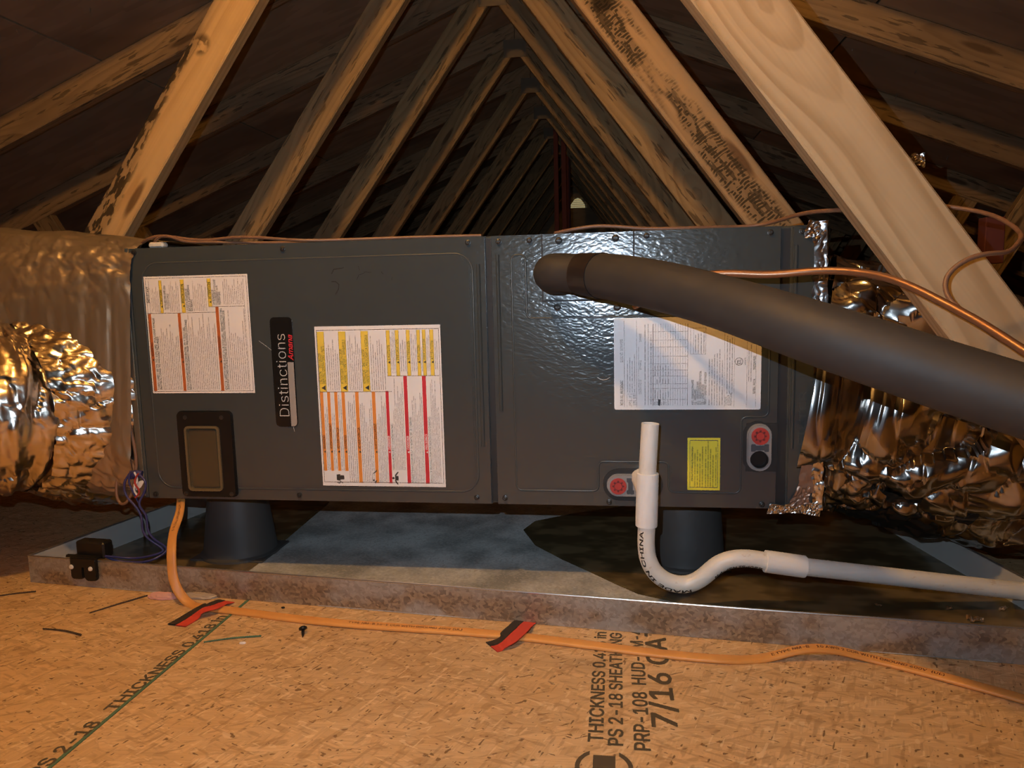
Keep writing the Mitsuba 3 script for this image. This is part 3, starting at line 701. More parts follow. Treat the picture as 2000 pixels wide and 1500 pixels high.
each(k + '__white_triangle', [tri(X0 + u * W, Z0 + 0.218 * Hh, 0.0042) for u in (0.569, 0.720, 0.869)], 'mat_ink_white')

# rating label, right
X0, Z0, X1, Z1 = 0.8385, 0.162, 1.0655, 0.309; W, Hh = X1 - X0, Z1 - Z0
rules = [(0.07, 0.0725, 0.03, 0.97), (0.155, 0.1575, 0.03, 0.97), (0.235, 0.90, 0.045, 0.048), (0.235, 0.238, 0.045, 0.93), (0.268, 0.271, 0.045, 0.93), (0.505, 0.508, 0.045, 0.93)]
for i in range(14): rules.append((0.271 + 0.0168 * i, 0.2725 + 0.0168 * i, 0.045, 0.93))
for v in (0.11, 0.23, 0.28, 0.365, 0.43, 0.50, 0.58, 0.68, 0.755, 0.845): rules.append((0.245, 0.505, v, v + 0.0035))
rules = [r for r in rules if r[:2] != (0.235, 0.90)]
rules += [(0.525, 0.63, 0.60, 0.603), (0.525, 0.63, 0.88, 0.883), (0.525, 0.527, 0.60, 0.88), (0.545, 0.547, 0.60, 0.88), (0.628, 0.63, 0.60, 0.88), (0.598, 0.6, 0.60, 0.77),
          (0.755, 0.7565, 0.03, 0.97), (0.82, 0.8215, 0.03, 0.97), (0.905, 0.9065, 0.03, 0.97), (0.965, 0.9665, 0.03, 0.97), (0.09, 0.155, 0.10, 0.103), (0.09, 0.155, 0.17, 0.173), (0.12, 0.1215, 0.03, 0.17), (0.088, 0.0895, 0.03, 0.17)]
blocks = [(0.085, 0.15, 0.19, 0.66, 4), (0.165, 0.175, 0.17, 0.78, 1), (0.205, 0.225, 0.045, 0.96, 1), (0.245, 0.266, 0.06, 0.9, 1), (0.273, 0.385, 0.05, 0.10, 7), (0.274, 0.385, 0.12, 0.22, 6), (0.288, 0.385, 0.285, 0.36, 5), (0.274, 0.385, 0.37, 0.425, 6), (0.274, 0.385, 0.435, 0.49, 6),
          (0.55, 0.625, 0.61, 0.86, 4), (0.645, 0.75, 0.045, 0.72, 6), (0.765, 0.815, 0.17, 0.80, 3), (0.91, 0.94, 0.30, 0.80, 2)]
scene['mat_label_right'] = principled(print_fn((0.80, 0.80, 0.80), [], blocks, rules, ink=(0.10, 0.10, 0.11), per=(150, 1)), 0.42, spec=0.5)
k = sheet(ah + '__rating_label', X0, Z0, X1, Z1, 'mat_label_right', 'white rating label of black tables and print', 0.003)
it = [('MODEL NO.  ARUF25B14AC', 0.063, 0.05, 0.021, 0.27, True), ('SERIAL NO.  1810086987', 0.063, 0.52, 0.021, 0.25, False), ('1.75', 0.149, 0.05, 0.016, 0.04, True), ('1/3', 0.149, 0.12, 0.016, 0.04, True), ('AMPS', 0.116, 0.045, 0.014, 0.05, False), ('HP', 0.116, 0.13, 0.014, 0.025, False),
      ('208/240  VOLTS', 0.19, 0.17, 0.015, 0.16, False), ('60 HERTZ', 0.19, 0.44, 0.015, 0.10, False), ('1 PHASE', 0.19, 0.74, 0.015, 0.09, False),
      ('M.B.S. - MINIMUM BLOWER SPEED', 0.548, 0.055, 0.014, 0.27, True), ('H.A. - HEATER AMPS', 0.566, 0.055, 0.014, 0.165, True), ('M.C.A. - MINIMUM CIRCUIT AMPS', 0.583, 0.055, 0.014, 0.25, True), ('M.O.P. - MAXIMUM OVERCURRENT PROTECTION', 0.60, 0.055, 0.014, 0.36, True), ('C.B. - CIRCUIT BREAKER', 0.617, 0.055, 0.014, 0.22, True), ('CIRCUIT 1 - SINGLE PHASE FOR AIR HANDLER', 0.634, 0.055, 0.014, 0.35, True),
      ('CAUTION', 0.772, 0.045, 0.014, 0.09, False), ('ATTENTION', 0.79, 0.045, 0.014, 0.11, False), ('PRECAUCION', 0.808, 0.045, 0.014, 0.13, False),
      ('REFRIG.  R410A', 0.962, 0.17, 0.015, 0.16, True), ('DESIGN PSIG', 0.962, 0.43, 0.015, 0.15, True), ('ETL', 0.866, 0.49, 0.026, 0.05, True)]
lab_text(k + '__lettering', X0, Z0, W, Hh, it, 'mat_ink')
cx, cz = X0 + 0.852 * W, Z0 + 0.517 * Hh
obj(k + '__approval_mark', plate(unary_union([sg.Point(cx, cz).buffer(0.0062).difference(sg.Point(cx, cz).buffer(0.0054)), sg.box(cx + 0.008, cz - 0.006, cx + 0.0085, cz + 0.006), sg.box(cx + 0.0098, cz - 0.006, cx + 0.0103, cz + 0.006)]), ylab, 0.00015), 'mat_ink')
obj(k + '__marker_dab', plate(sg.Polygon([(0.9075, 0.1695), (0.9105, 0.168), (0.9115, 0.174), (0.912, 0.1785), (0.908, 0.179), (0.9072, 0.174)]), ylab, 0.00015), 'mat_marker', label='black marker dab')

# yellow label
X0, Z0, X1, Z1 = 0.954, 0.031, 1.005, 0.1165; W, Hh = X1 - X0, Z1 - Z0
scene['mat_label_yellow'] = principled(print_fn((0.80, 0.68, 0.045), [], [(0.19, 0.50, 0.06, 0.94, 4), (0.52, 0.82, 0.06, 0.97, 4), (0.84, 0.90, 0.08, 0.85, 1)], frame_lines(0.07, 0.045, 0.012), ink=(0.07, 0.06, 0.02), per=(85, 1)), 0.5, spec=0.4)
k = sheet(ah + '__yellow_label', X0, Z0, X1, Z1, 'mat_label_yellow', 'yellow label with black print')
lab_text(k + '__lettering', X0, Z0, W, Hh, [('Attention Coil Cleaning Recommendation', 0.17, 0.17, 0.055, 0.66, True)], 'mat_ink')

# drain port plates
def port(key, cx, cz, ang, lx, lz, y, plug_at, hole_at, slot_at, lab):
    st = sg.LineString([(-(lx - lz) / 2, 0), ((lx - lz) / 2, 0)]).buffer(lz / 2, quad_segs=12)
    hole = sg.Point(hole_at, 0).buffer(lz * 0.36)
    def put(g): return affinity.translate(affinity.rotate(g, ang, origin=(0, 0)), cx, cz)
    def pos(a): 
        q = put(sg.Point(a, 0)); return q.x, q.y
    kk = obj(key, pillow(put(st.difference(hole)), y, 0.010, 0.002), 'mat_grey_plastic', label=lab)
    px_, pz_ = pos(plug_at)
    R = lz * 0.36
    star = unary_union([sg.Point(px_, pz_).buffer(R * 0.52)] + [sg.Point(px_ + R * 0.6 * math.cos(i * math.pi / 4), pz_ + R * 0.6 * math.sin(i * math.pi / 4)).buffer(R * 0.13) for i in range(8)])
    obj(kk + '__plug', cat([plate(sg.Point(px_, pz_).buffer(R).difference(star), y - 0.010, 0.003), plate(sg.Point(px_, pz_).buffer(R * 0.44), y - 0.010, 0.0022)]), 'mat_red_plug', label='red round plug')
    obj(kk + '__plug_socket', plate(sg.Point(px_, pz_).buffer(R * 0.85), y - 0.010, 0.0006), 'mat_dark_red')
    s_ = unary_union([sg.box(slot_at - lz * 0.10, -lz * 0.24, slot_at + lz * 0.10, lz * 0.24), sg.box(slot_at - lz * 0.16, lz * 0.18, slot_at + lz * 0.16, lz * 0.36), sg.box(slot_at - lz * 0.16, -lz * 0.36, slot_at + lz * 0.16, -lz * 0.18)]).buffer(-lz * 0.03).buffer(lz * 0.06).buffer(-lz * 0.03)
    obj(kk + '__slot', plate(put(s_), y - 0.0100, 0.0004), 'mat_slot')
    hx, hz = pos(hole_at)
    obj(kk + '__hole', cat([plate(sg.Point(hx, hz).buffer(R), y + 0.0005, 0.001), plate(sg.Point(hx, hz).buffer(R).difference(sg.Point(hx, hz).buffer(R * 0.9)), y, 0.007)]), 'mat_black')
    return kk
obj(ah + '__port_recess', plate(sg.LineString([(0.846, 0.038), (0.889, 0.038)]).buffer(0.0265), -0.0005, 0.003), 'mat_groove')
obj(ah + '__port_recess', cat([plate(unary_union([sg.box(1.045, 0.062, 1.0925, 0.140), sg.LineString([(1.062, 0.083), (1.062, 0.121)]).buffer(0.022)]), -0.0002, 0.0014)]), 'mat_groove')
port(ah + '__drain_port', 0.8645, 0.038, 0, 0.078, 0.037, -0.0025, -0.0205, 0.021, -0.001, 'grey drain port with a red plug, behind the white pipe')
port(ah + '__drain_port', 1.0645, 0.1015, 90, 0.076, 0.0375, -0.0012, 0.0195, -0.019, 0.0005, 'grey drain port with a red plug above an open hole')

# marker scrawl and scratches
def stroke(pts, w=0.0008):
    q = np.array([at(a, b, Y=YF)[[0, 2]] for a, b in pts])
    return plate(sg.LineString(q).buffer(w), YF, 0.00012)
each(ah + '__marker_scrawl', [stroke([(648, 534), (652, 526), (671, 523)]), stroke([(648, 550), (656, 550), (662, 556), (661, 565), (656, 574)]), stroke([(700, 520), (702, 527)], 0.0005), stroke([(697, 546), (701, 537), (712, 533)], 0.0005), stroke([(711, 531), (725, 532)], 0.0005), stroke([(745, 531), (748, 535)], 0.0006), stroke([(765, 547), (766, 541)], 0.0004)], 'mat_marker', label='worn black marker stroke')
each(ah + '__scratch', [stroke([(506, 666), (520, 676), (534, 687), (538, 696)], 0.0003), stroke([(1167, 737), (1172, 740.5), (1178, 742), (1185, 741), (1191, 737)], 0.0004), stroke([(573, 833), (575, 842)], 0.0004)], 'mat_ink_grey')

# foil tape round the right edge: crumpled sheets
def crumpled_patch(P00, P10, P01, P11, nu, nv, amp, seed, nrm, cells=60, rough=0.3):
    u, v = np.meshgrid(np.linspace(0, 1, nu), np.linspace(0, 1, nv), indexing='ij')
    P00, P10, P01, P11 = map(np.asarray, (P00, P10, P01, P11))
    P = P00 * ((1 - u) * (1 - v))[..., None] + P10 * (u * (1 - v))[..., None] + P01 * ((1 - u) * v)[..., None] + P11 * (u * v)[..., None]
    lu, lv = np.linalg.norm(P10 - P00), np.linalg.norm(P01 - P00)
    Q = np.stack([u * lu, v * lv], -1).reshape(-1, 2)
    h = crumple(Q, cells, amp, seed)
    rag = (meshkit.noise(np.stack([Q[:, 0] * 90, Q[:, 1] * 90, Q[:, 0] * 0 + seed], 1)) - 0.5)
    P = P.reshape(-1, 3) + np.asarray(nrm) * (h[:, None] + 0.0012)
    edge = (np.minimum(np.minimum(u, 1 - u), np.minimum(v, 1 - v)).reshape(-1) < 1e-6)
    P[edge] += (rag[edge] * 0.006)[:, None] * np.array([1, 0, 1.0])
    i, j = np.meshgrid(np.arange(nu - 1), np.arange(nv - 1), indexing='ij')
    a = i * nv + j
    F = np.vstack([np.stack([a, a + nv, a + nv + 1], -1).reshape(-1, 3), np.stack([a, a + nv + 1, a + 1], -1).reshape(-1, 3)])
    return trimesh.Trimesh(P, F, process=False)
yt = -0.0035
obj(ah + '__foil_tape', cat([crumpled_patch([1.143, yt, 0.20], [1.163, yt - 0.002, 0.20], [1.1375, yt, 0.447], [1.158, yt - 0.002, 0.447], 24, 120, 0.10, 3, [0, -1, 0], 60),
                             crumpled_patch([1.163, yt - 0.002, 0.20], [1.164, 0.05, 0.20], [1.158, yt - 0.002, 0.447], [1.158, 0.05, 0.447], 16, 120, 0.12, 4, [1, 0, 0], 60),
                             crumpled_patch([1.125, yt, 0.424], [1.15, yt, 0.424], [1.128, yt - 0.001, 0.449], [1.158, yt - 0.001, 0.449], 20, 20, 0.30, 8, [0, -1, 0], 26)]), 'mat_foil_tape', smooth=25, label='crumpled silver foil tape')
obj(ah + '__foil_tape', cat([crumpled_patch([1.145, yt, 0.0], [1.160, yt - 0.002, 0.0], [1.150, yt, 0.21], [1.165, yt - 0.002, 0.21], 18, 110, 0.10, 5, [0, -1, 0], 50),
                             crumpled_patch([1.160, yt - 0.002, 0.0], [1.164, 0.05, 0.0], [1.165, yt - 0.002, 0.21], [1.165, 0.05, 0.21], 16, 110, 0.12, 6, [1, 0, 0], 50),
                             crumpled_patch([1.080, yt, -0.004], [1.160, yt - 0.001, -0.006], [1.080, yt, 0.009], [1.160, yt - 0.001, 0.014], 70, 16, 0.35, 7, [0, -1, 0], 90)]), 'mat_foil_tape', smooth=25, label='crumpled silver foil tape')
obj(ah + '__paper_tape', cat([crumpled_patch([1.124, yt + 0.0006, 0.034], [1.148, yt, 0.03], [1.1465, yt + 0.0006, 0.20], [1.153, yt, 0.20], 14, 50, 0.05, 9, [0, -1, 0], 24),
                              crumpled_patch([1.112, yt, 0.008], [1.143, yt - 0.002, 0.010], [1.122, yt, 0.038], [1.140, yt - 0.003, 0.040], 18, 18, 0.25, 10, [0, -1, 0], 18)]), 'mat_tape_brown', smooth=25, label='brown backing of the tape')

# ------------------------------------------------------------------ drain pan, puddles, risers
pan = thing('drain_pan', 'low galvanized sheet metal drain pan lying on the board floor under the air handler', 'drain pan')
FL, FR = np.array([-0.217, -0.036]), np.array([1.497, -0.199])
BL, BR = np.array([-0.085, 0.62]), np.array([1.345, 0.62])
ZT = -0.100
poly = sg.Polygon([FL, FR, BR, BL])
m = trimesh.creation.extrude_polygon(poly, 0.0012); m.apply_translation([0, 0, ZF + 0.0008])
obj(pan + '__base', m, 'mat_pan_floor')
def wall(a, b, inside, key, mat):
    a, b = np.asarray(a), np.asarray(b)
    n_ = max(2, int(np.linalg.norm(b - a) / 0.05)); s = np.linspace(0, 1, n_)
    d = (b - a) / np.linalg.norm(b - a); nn = np.array([-d[1], d[0]]) * inside
    L_ = np.linalg.norm(b - a)
    wob = (meshkit.noise(np.stack([s * L_ * 4, s * 0, s * 0 + inside], 1)) - 0.5) * 0.003
    wob[[0, -1]] = 0
    V, uv = [], []
    for q, th in ((0, 0), (1, 0.0014)):
        for z in (ZF + 0.0005, ZT):
            P = a + d * (s * L_)[:, None] + nn * (th + wob * (z == ZT))[:, None]
            V.append(np.column_stack([P, np.full(n_, z) + wob * 0.4 * (z == ZT)])); uv.append(np.column_stack([s * L_, np.full(n_, z - ZF)]))
    F = []
    for (p_, q_) in ((0, 1), (1, 3), (3, 2), (2, 0)):
        for i in range(n_ - 1):
            F += [[p_ * n_ + i, p_ * n_ + i + 1, q_ * n_ + i + 1], [p_ * n_ + i, q_ * n_ + i + 1, q_ * n_ + i]]
    V, uv = np.vstack(V), np.vstack(uv)
    kk = obj(key, trimesh.Trimesh(V, F, process=False), mat, uv=uv)
    hem = tube(np.column_stack([a + d * (s * L_)[:, None] + nn * (0.0007 + wob)[:, None], np.full(n_, ZT) + wob * 0.4]), 0.0017, 8)
    obj(kk + '__hem', hem, 'mat_pan_hem')
wall(FL, FR, 1, pan + '__front_side', 'mat_pan_side')
wall(FR, BR, 1, pan + '__end_side', 'mat_pan_inner')
wall(BR, BL, 1, pan + '__back_side', 'mat_pan_inner')
wall(BL, FL, 1, pan + '__end_side', 'mat_pan_inner')

ZP = ZF + 0.0021
def puddle(pix, extra, lab):
    pts = [at(a, b, Z=ZP)[:2] for a, b in pix] + extra
    g = sg.Polygon(pts).buffer(0).buffer(-0.012).buffer(0.024).buffer(-0.012).intersection(poly.buffer(-0.004))
    if g.geom_type != 'Polygon': g = max(g.geoms, key=lambda q: q.area)
    ms = []
    for i in range(3):
        q = g.buffer(-0.004 * i)
        for gg in getattr(q, 'geoms', [q]):
            m_ = trimesh.creation.extrude_polygon(gg, 0.0005); m_.apply_translation([0, 0, ZP + 0.0005 * i]); ms.append(m_)
    obj('puddle', cat(ms), 'mat_puddle', label=lab, category='puddle')
puddle([(1210, 990), (1120, 1003), (1045, 1018), (1022, 1035), (1045, 1065), (1100, 1094), (1149, 1116), (1200, 1140), (1245, 1160)], [FR + [-0.3, 0.04], FR, BR, np.array([0.9, 0.62])], 'dark murky puddle around the right riser in the pan, with a curved edge')
puddle([(640, 985), (575, 1040), (500, 1105), (455, 1135)], [FL, BL, np.array([0.12, 0.62])], 'dark murky puddle around the left riser in the pan')

def riser(cx, cy, rb, rt, lab):
    z0 = ZF + 0.0036
    h = -0.0005 - z0
    prof = [(0, 0), (rb + 0.006, 0), (rb + 0.006, 0.004), (rb, 0.007), (rt, h - 0.004), (rt - 0.003, h), (0, h)]
    t = thing('riser', lab, 'riser')
    obj(t + '__cone', lathe(prof, [cx, cy, z0], [0, 0, 1], 48), 'mat_riser', smooth=30)
    obj(t + '__foot', box(cx - rb - 0.004, cx + rb + 0.004, cy - rb + 0.01, cy + rb - 0.01, z0 - 0.001, z0 + 0.003, 0.001), 'mat_riser')
riser(0.098, 0.142, 0.070, 0.053, 'dark grey cone riser under the left end of the air handler')
riser(0.965, 0.165, 0.072, 0.062, 'dark grey cone riser behind the white pipe bend')

# ------------------------------------------------------------------ float switch
fs = thing('float_switch', 'black float switch clipped over the left front of the pan rim', 'float switch')
c0 = at(165, 1088, Y=-0.05); cx = c0[0]; cy = FL[1] + (FR[1] - FL[1]) * (cx - FL[0]) / (FR[0] - FL[0])
ang = math.degrees(math.atan2(FR[1] - FL[1], FR[0] - FL[0]))
def turn(m, a=ang, c=(cx, cy, 0)):
    m.apply_transform(trimesh.transformations.rotation_matrix(math.radians(a), [0, 0, 1], c)); return m
obj(fs + '__body', turn(box(cx - 0.026, cx + 0.034, cy + 0.006, cy + 0.030, ZT + 0.001, ZT + 0.031, 0.003)), 'mat_black')
br = unary_union([rrect(cx - 0.027, ZT - 0.034, cx - 0.002, ZT + 0.006, 0.007), rrect(cx + 0.001, ZT - 0.036, cx + 0.027, ZT + 0.006, 0.009), sg.box(cx - 0.027, ZT - 0.012, cx + 0.027, ZT + 0.006)])
obj(fs + '__clip', turn(cat([pillow(br, cy - 0.002, 0.006, 0.002), box(cx - 0.027, cx + 0.027, cy - 0.006, cy + 0.010, ZT + 0.003, ZT + 0.007), box(cx - 0.044, cx - 0.028, cy + 0.002, cy + 0.008, ZT + 0.002, ZT + 0.006)])), 'mat_black')
for dx, dz in ((-0.0235, -0.011), (0.0165, -0.012)):
    obj(fs + '__screw', turn(lathe([(0, 0), (0.0042, 0), (0.0038, 0.002), (0.002, 0.003), (0, 0.0028)], [cx + dx, cy - 0.008, ZT + dz], [0, -1, 0], 14)), 'mat_steel', label='bright steel screw')

# ------------------------------------------------------------------ condensate pipe
pv = thing('condensate_pipe', 'white plastic drain pipe with a U-bend trap in front of the air handler', 'pipe')
yv = -0.075
def pp(a, b, y=yv): return at(a, b, Y=y)
R_ = 0.0133
top = spline([pp(1270, 827), pp(1264, 935)], 8)
dv = top[-1] - top[0]
prof_r = tube(top, R_, 28, caps=False)
inner = tube(top[::-1], R_ * 0.8, 28, caps=False)
obj(pv + '__vent_stub', cat([prof_r, inner, tube(np.array([top[0], top[0] + dv * 0.004]), [R_, R_ * 0.8], 28, caps=False)]), 'mat_pvc', smooth=40)
s1, s2 = pp(1265, 924), pp(1262.5, 1027)
def sleeve(a, b, ro, ri):
    d = b - a
    P = np.array([a, a, a + d * 0.02, a + d * 0.98, b, b]); 
    P = np.array([a + d * t_ for t_ in (0, 0.001, 0.02, 0.5, 0.98, 0.999, 1.0)])
    return tube(P, [ri, ro * 0.98, ro, ro, ro, ro * 0.98, ri], 32, caps=True)
tee = cat([sleeve(s1, s2, 0.0168, R_), tube(np.array([(s1 * 0.62 + s2 * 0.38), (s1 * 0.62 + s2 * 0.38) + [-0.004, 0.045, 0.004], (s1 * 0.62 + s2 * 0.38) + [-0.008, 0.0715, 0.006]]), [0.0155, 0.0155, 0.0155], 24)])
obj(pv + '__tee', tee, 'mat_pvc_white', smooth=40, label='white tee fitting')
bend = spline([pp(1263, 1026), pp(1262, 1062), pp(1267, 1095), pp(1285, 1123), pp(1315, 1139), pp(1345, 1140), pp(1375, 1125), pp(1402, 1103), pp(1432, 1092), pp(1465, 1091), pp(1500, 1097)], 90)
obj(pv + '__trap', tube(bend, R_, 28, caps=False), 'mat_pvc', smooth=40)
c1, c2 = pp(1494, 1096), pp(1572, 1107, -0.07)
obj(pv + '__coupling', sleeve(c1, c2, 0.0168, R_), 'mat_pvc_white', smooth=40, label='white coupling sleeve')
e1 = pp(1572, 1107, -0.07); e2 = at(1900, 1144, Y=-0.025)
obj(pv + '__outlet', tube(spline([e1, e2, e2 + (e2 - e1) * 1.6], 20), R_, 28, caps=False), 'mat_pvc', smooth=40)
# print on the bend: letters laid on the tube
def tube_text(s, P, r, s0, cap, phi, length, up=1):
    seg = np.concatenate([[0], np.cumsum(np.linalg.norm(np.diff(P, axis=0), axis=1))])
    m_ = meshkit.text_mesh(s, cap, 0.0002, True); m_ = m_.subdivide_to_size(0.004)
    a = m_.vertices[:, 0]; a = (a - a.min()) * length / (a.max() - a.min()); b = m_.vertices[:, 1] - cap / 2; h = m_.vertices[:, 2]
    t, A, B = frames(P)
    def ip(Q): return np.stack([np.interp(s0 + a, seg, Q[:, k_]) for k_ in range(3)], 1)
    p_, t_ = ip(P), ip(t)
    t_ /= np.linalg.norm(t_, axis=1, keepdims=True)
    view = np.array([0, -1.0, 0]); view = view - t_ * (t_ @ view)[:, None]; view /= np.linalg.norm(view, axis=1, keepdims=True)
    side = np.cross(view, t_) * up
    an = phi + b / r
    out = view * np.cos(an)[:, None] + side * np.sin(an)[:, None]
    V = p_ + out * (r + 0.0001 + h)[:, None]
    mm = trimesh.Trimesh(V, m_.faces, process=False)
    return mm
tl = np.linalg.norm(np.diff(bend, axis=0), axis=1).sum()
rb = bend[::-1]
each(pv + '__lettering', [tube_text('MADE IN CHINA', rb, R_, tl - 0.135, 0.0062, 0.62, 0.128), tube_text('480PSI NSF-PW', rb, R_, 0.008, 0.0062, 0.85, 0.085)], 'mat_ink', label='black print along the bend')

# ------------------------------------------------------------------ refrigerant lines
ax3 = [CAM + ray(x_, y_) * d_ for x_, y_, d_ in ((1230, 547, 1.005), (1400, 588, .865), (1600, 653, .75), (1800, 719, .69), (2000, 784, .635), (2250, 862, .57))]
ax3.append(ax3[-1] + (ax3[-1] - ax3[-2]) * 5.0)
sl = thing('suction_line', 'thick refrigerant line in dark foam sleeve running from the unit towards lower right', 'pipe')
w0 = at(1108, 540, Y=-0.003)
elb = [w0, w0 + [-0.016, -0.035, 0.0], at(1078, 533, Y=-0.062), CAM + ray(1122, 534) * 1.095, CAM + ray(1175, 539) * 1.055, ax3[0]]
full = spline(elb[:-1] + ax3, 420)
seg = np.concatenate([[0], np.cumsum(np.linalg.norm(np.diff(full, axis=0), axis=1))])
def upto(pt): return int(np.argmin(np.linalg.norm(full - pt, axis=1)))
i1, i2 = upto(CAM + ray(1128, 535) * 1.09), upto(CAM + ray(1176, 539) * 1.055)
obj(sl + '__foam_elbow', tube(full[:i1 + 3], np.linspace(0.0275, 0.0285, i1 + 3), 36), 'mat_foam', smooth=40)
obj(sl + '__foam_sleeve', tube(full[i2 - 2:], 0.0318 + 0.0006 * np.sin(np.linspace(0, 20, len(full) - i2 + 2)), 36), 'mat_foam', smooth=40)
obj(sl + '__tape_joint', tube(full[i1:i2 + 1], np.linspace(0.0300, 0.0332, i2 + 1 - i1), 36), 'mat_foam_tape', smooth=40, label='darker tape wrapped round the foam joint')

def at_d(x_, y_, d_): return CAM + ray(x_, y_) * d_
cl = spline([at(1240, 600, Y=-0.003), at(1275, 572, Y=-0.05), at_d(1330, 545, 1.03), at_d(1415, 534, 1.0), at_d(1500, 536, 0.98), at_d(1600, 529, 0.95), at_d(1690, 534, 0.91), at_d(1760, 552, 0.87), at_d(1840, 590, 0.83), at_d(1920, 634, 0.79), at_d(2000, 685, 0.75), at_d(2200, 800, 0.68), at_d(2200, 800, 0.68) + (at_d(2200, 800, 0.68) - at_d(2000, 685, 0.75)) * 4], 240)
obj('copper_line', tube(cl, 0.0050, 16), 'mat_copper', smooth=40, label='bare copper tube curving from behind the foam sleeve to the right edge', category='pipe')

# ------------------------------------------------------------------ thermostat cables
def cable(key, pts, r, mat, lab, category='cable', n=160):
    return obj(key, tube(spline(pts, n), r, 12), mat, smooth=40, label=lab, category=category)
zt = H + 0.0045
def top_pts(pp_): return [np.array([*at(a, b, Z=zz)[:2], zz]) for a, b, zz in pp_]
cable('thermostat_cable', [at(1083, 456, Y=0.02), at(1120, 448, Y=0.03), at(1165, 442, Y=0.03), at(1250, 446, Y=0.03), at(1330, 446, Y=0.03), at(1400, 444, Y=0.04), at(1480, 440, Y=0.05), at(1560, 419, Y=-0.02), at(1660, 409, Y=-0.11), at(1760, 400, Y=-0.150),
                             at_d(1840, 402, 1.02), at_d(1900, 411, 1.0), at_d(1955, 428, 0.96), at_d(1990, 452, 0.925), at_d(1986, 478, 0.885), at_d(1962, 493, 0.865), at_d(1920, 497, 0.86), at_d(1880, 512, 0.865), at_d(1849, 543, 0.87), at_d(1850, 575, 0.865), at_d(1880, 608, 0.85), at_d(1940, 645, 0.82), at_d(2010, 690, 0.78), at_d(2200, 790, 0.72), at_d(2200, 790, 0.72) + (at_d(2200, 790, 0.72) - at_d(2010, 690, 0.78)) * 4], 0.0030, 'mat_brown_cable',
      'brown cable along the cabinet top right, looping over the pale web', n=300)
cable('thermostat_cable', [at(272, 483, Y=0.05), at(284, 470, Y=0.02), at(305, 462, Y=0.015), at(345, 464, Y=0.015), at(395, 469, Y=0.02), at(455, 464, Y=0.02), at(520, 465, Y=0.02), at(580, 469, Y=0.02), at(640, 469, Y=0.035), at(760, 465, Y=0.06), at(940, 460, Y=0.08)], 0.0028, 'mat_brown_cable', 'upper brown cable lying along the cabinet top left')
cable('thermostat_cable', [at(300, 478, Y=0.02), at(310, 464, Y=0.013), at(325, 461, Y=0.012), at(352, 469, Y=0.012), at(400, 473, Y=0.016), at(470, 474, Y=0.03), at(600, 472, Y=0.05)], 0.0026, 'mat_brown_cable', 'lower brown cable bent into the top left corner of the cabinet')
cable('thermostat_cable', [at(245, 590, Y=0.015), at(245, 640, Y=0.0), at(243, 700, Y=-0.005), at(241, 750, Y=-0.005), at(249, 810, Y=-0.005), at(260, 860, Y=-0.005), at(266, 905, Y=-0.008), at(265, 925, Y=-0.01)], 0.0030, 'mat_brown_cable', 'brown cable hanging down the left end of the cabinet to blue wires')
t = np.linspace(0, 2 * np.pi * 0.97, 40)
lc = at(247, 942, Y=-0.01)
cable('cable_coil', [lc + [0.0185 * math.cos(q) * 1.0 - 0.002, 0.008 * math.sin(q), 0.038 * math.sin(q + 0.2)] for q in t], 0.0026, 'mat_brown_cable', 'small loop of brown cable beside the blue wire splice', n=80)
obj('conduit_connector', cat([box(*(lambda p_: (p_[0] - 0.014, p_[0] + 0.014, 0.012, 0.03, H, H + 0.010))(at(308, 474, Y=0.02)), 0.003)]), 'mat_steel', label='small bright metal connector on the cabinet top left under the brown cables', category='connector')

# ------------------------------------------------------------------ blue wires and splice
sp = thing('wire_splice', 'bundle of wires twisted together beside the lower left corner of the cabinet', 'wire splice')
p0 = at(265, 925, Y=-0.012)
obj(sp + '__sleeve', tube(spline([p0 + [-0.010, 0, -0.005], p0 + [0.0, -0.002, 0.0], p0 + [0.012, 0, -0.001]], 8), 0.0065, 12), 'mat_blue_wire', smooth=40)
obj(sp + '__paper_tag', crumpled_patch(at(262, 945, Y=-0.018), at(283, 938, Y=-0.02), at(264, 960, Y=-0.018), at(276, 952, Y=-0.022), 6, 6, 0.02, 12, [0, -1, 0], 6), 'mat_paper', label='white paper tag')
for i, q in enumerate(([(255, 920), (252, 940), (262, 965), (272, 985)], [(262, 922), (268, 938), (262, 955), (270, 970)], [(270, 925), (264, 945), (272, 960), (264, 972)])):
    obj(sp + '__lead', tube(spline([at(a, b, Y=-0.022 - 0.003 * i) for a, b in q], 20), 0.0016, 8), ('mat_blue_wire', 'mat_paper', 'mat_red_plug')[i], smooth=40)
ysw = cy + 0.012
cable('blue_wire', [at(256, 922, Y=-0.016), at(243, 945, Y=-0.018), at(246, 966, Y=-0.018), at(262, 986, Y=-0.02), at(276, 1010, Y=-0.02), at(279, 1035, Y=-0.02), at(298, 1058, Y=-0.015), at(318, 1076, Y=-0.01), at(300, 1084, Y=-0.015), at(255, 1090, Y=-0.018), at(205, 1086, Z=ZT + 0.008)], 0.0021, 'mat_blue_wire', 'left blue wire from the splice down to the float switch')
cable('blue_wire', [at(270, 925, Y=-0.016), at(284, 942, Y=-0.02), at(280, 965, Y=-0.02), at(272, 985, Y=-0.024), at(284, 1005, Y=-0.02), at(288, 1030, Y=-0.02), at(304, 1055, Y=-0.015), at(325, 1074, Y=-0.005), at(305, 1090, Y=-0.02), at(262, 1098, Y=-0.025), at(225, 1094, Y=-0.03), at(204, 1086, Z=ZT + 0.006)], 0.0021, 'mat_blue_wire', 'right blue wire from the splice down to the float switch')

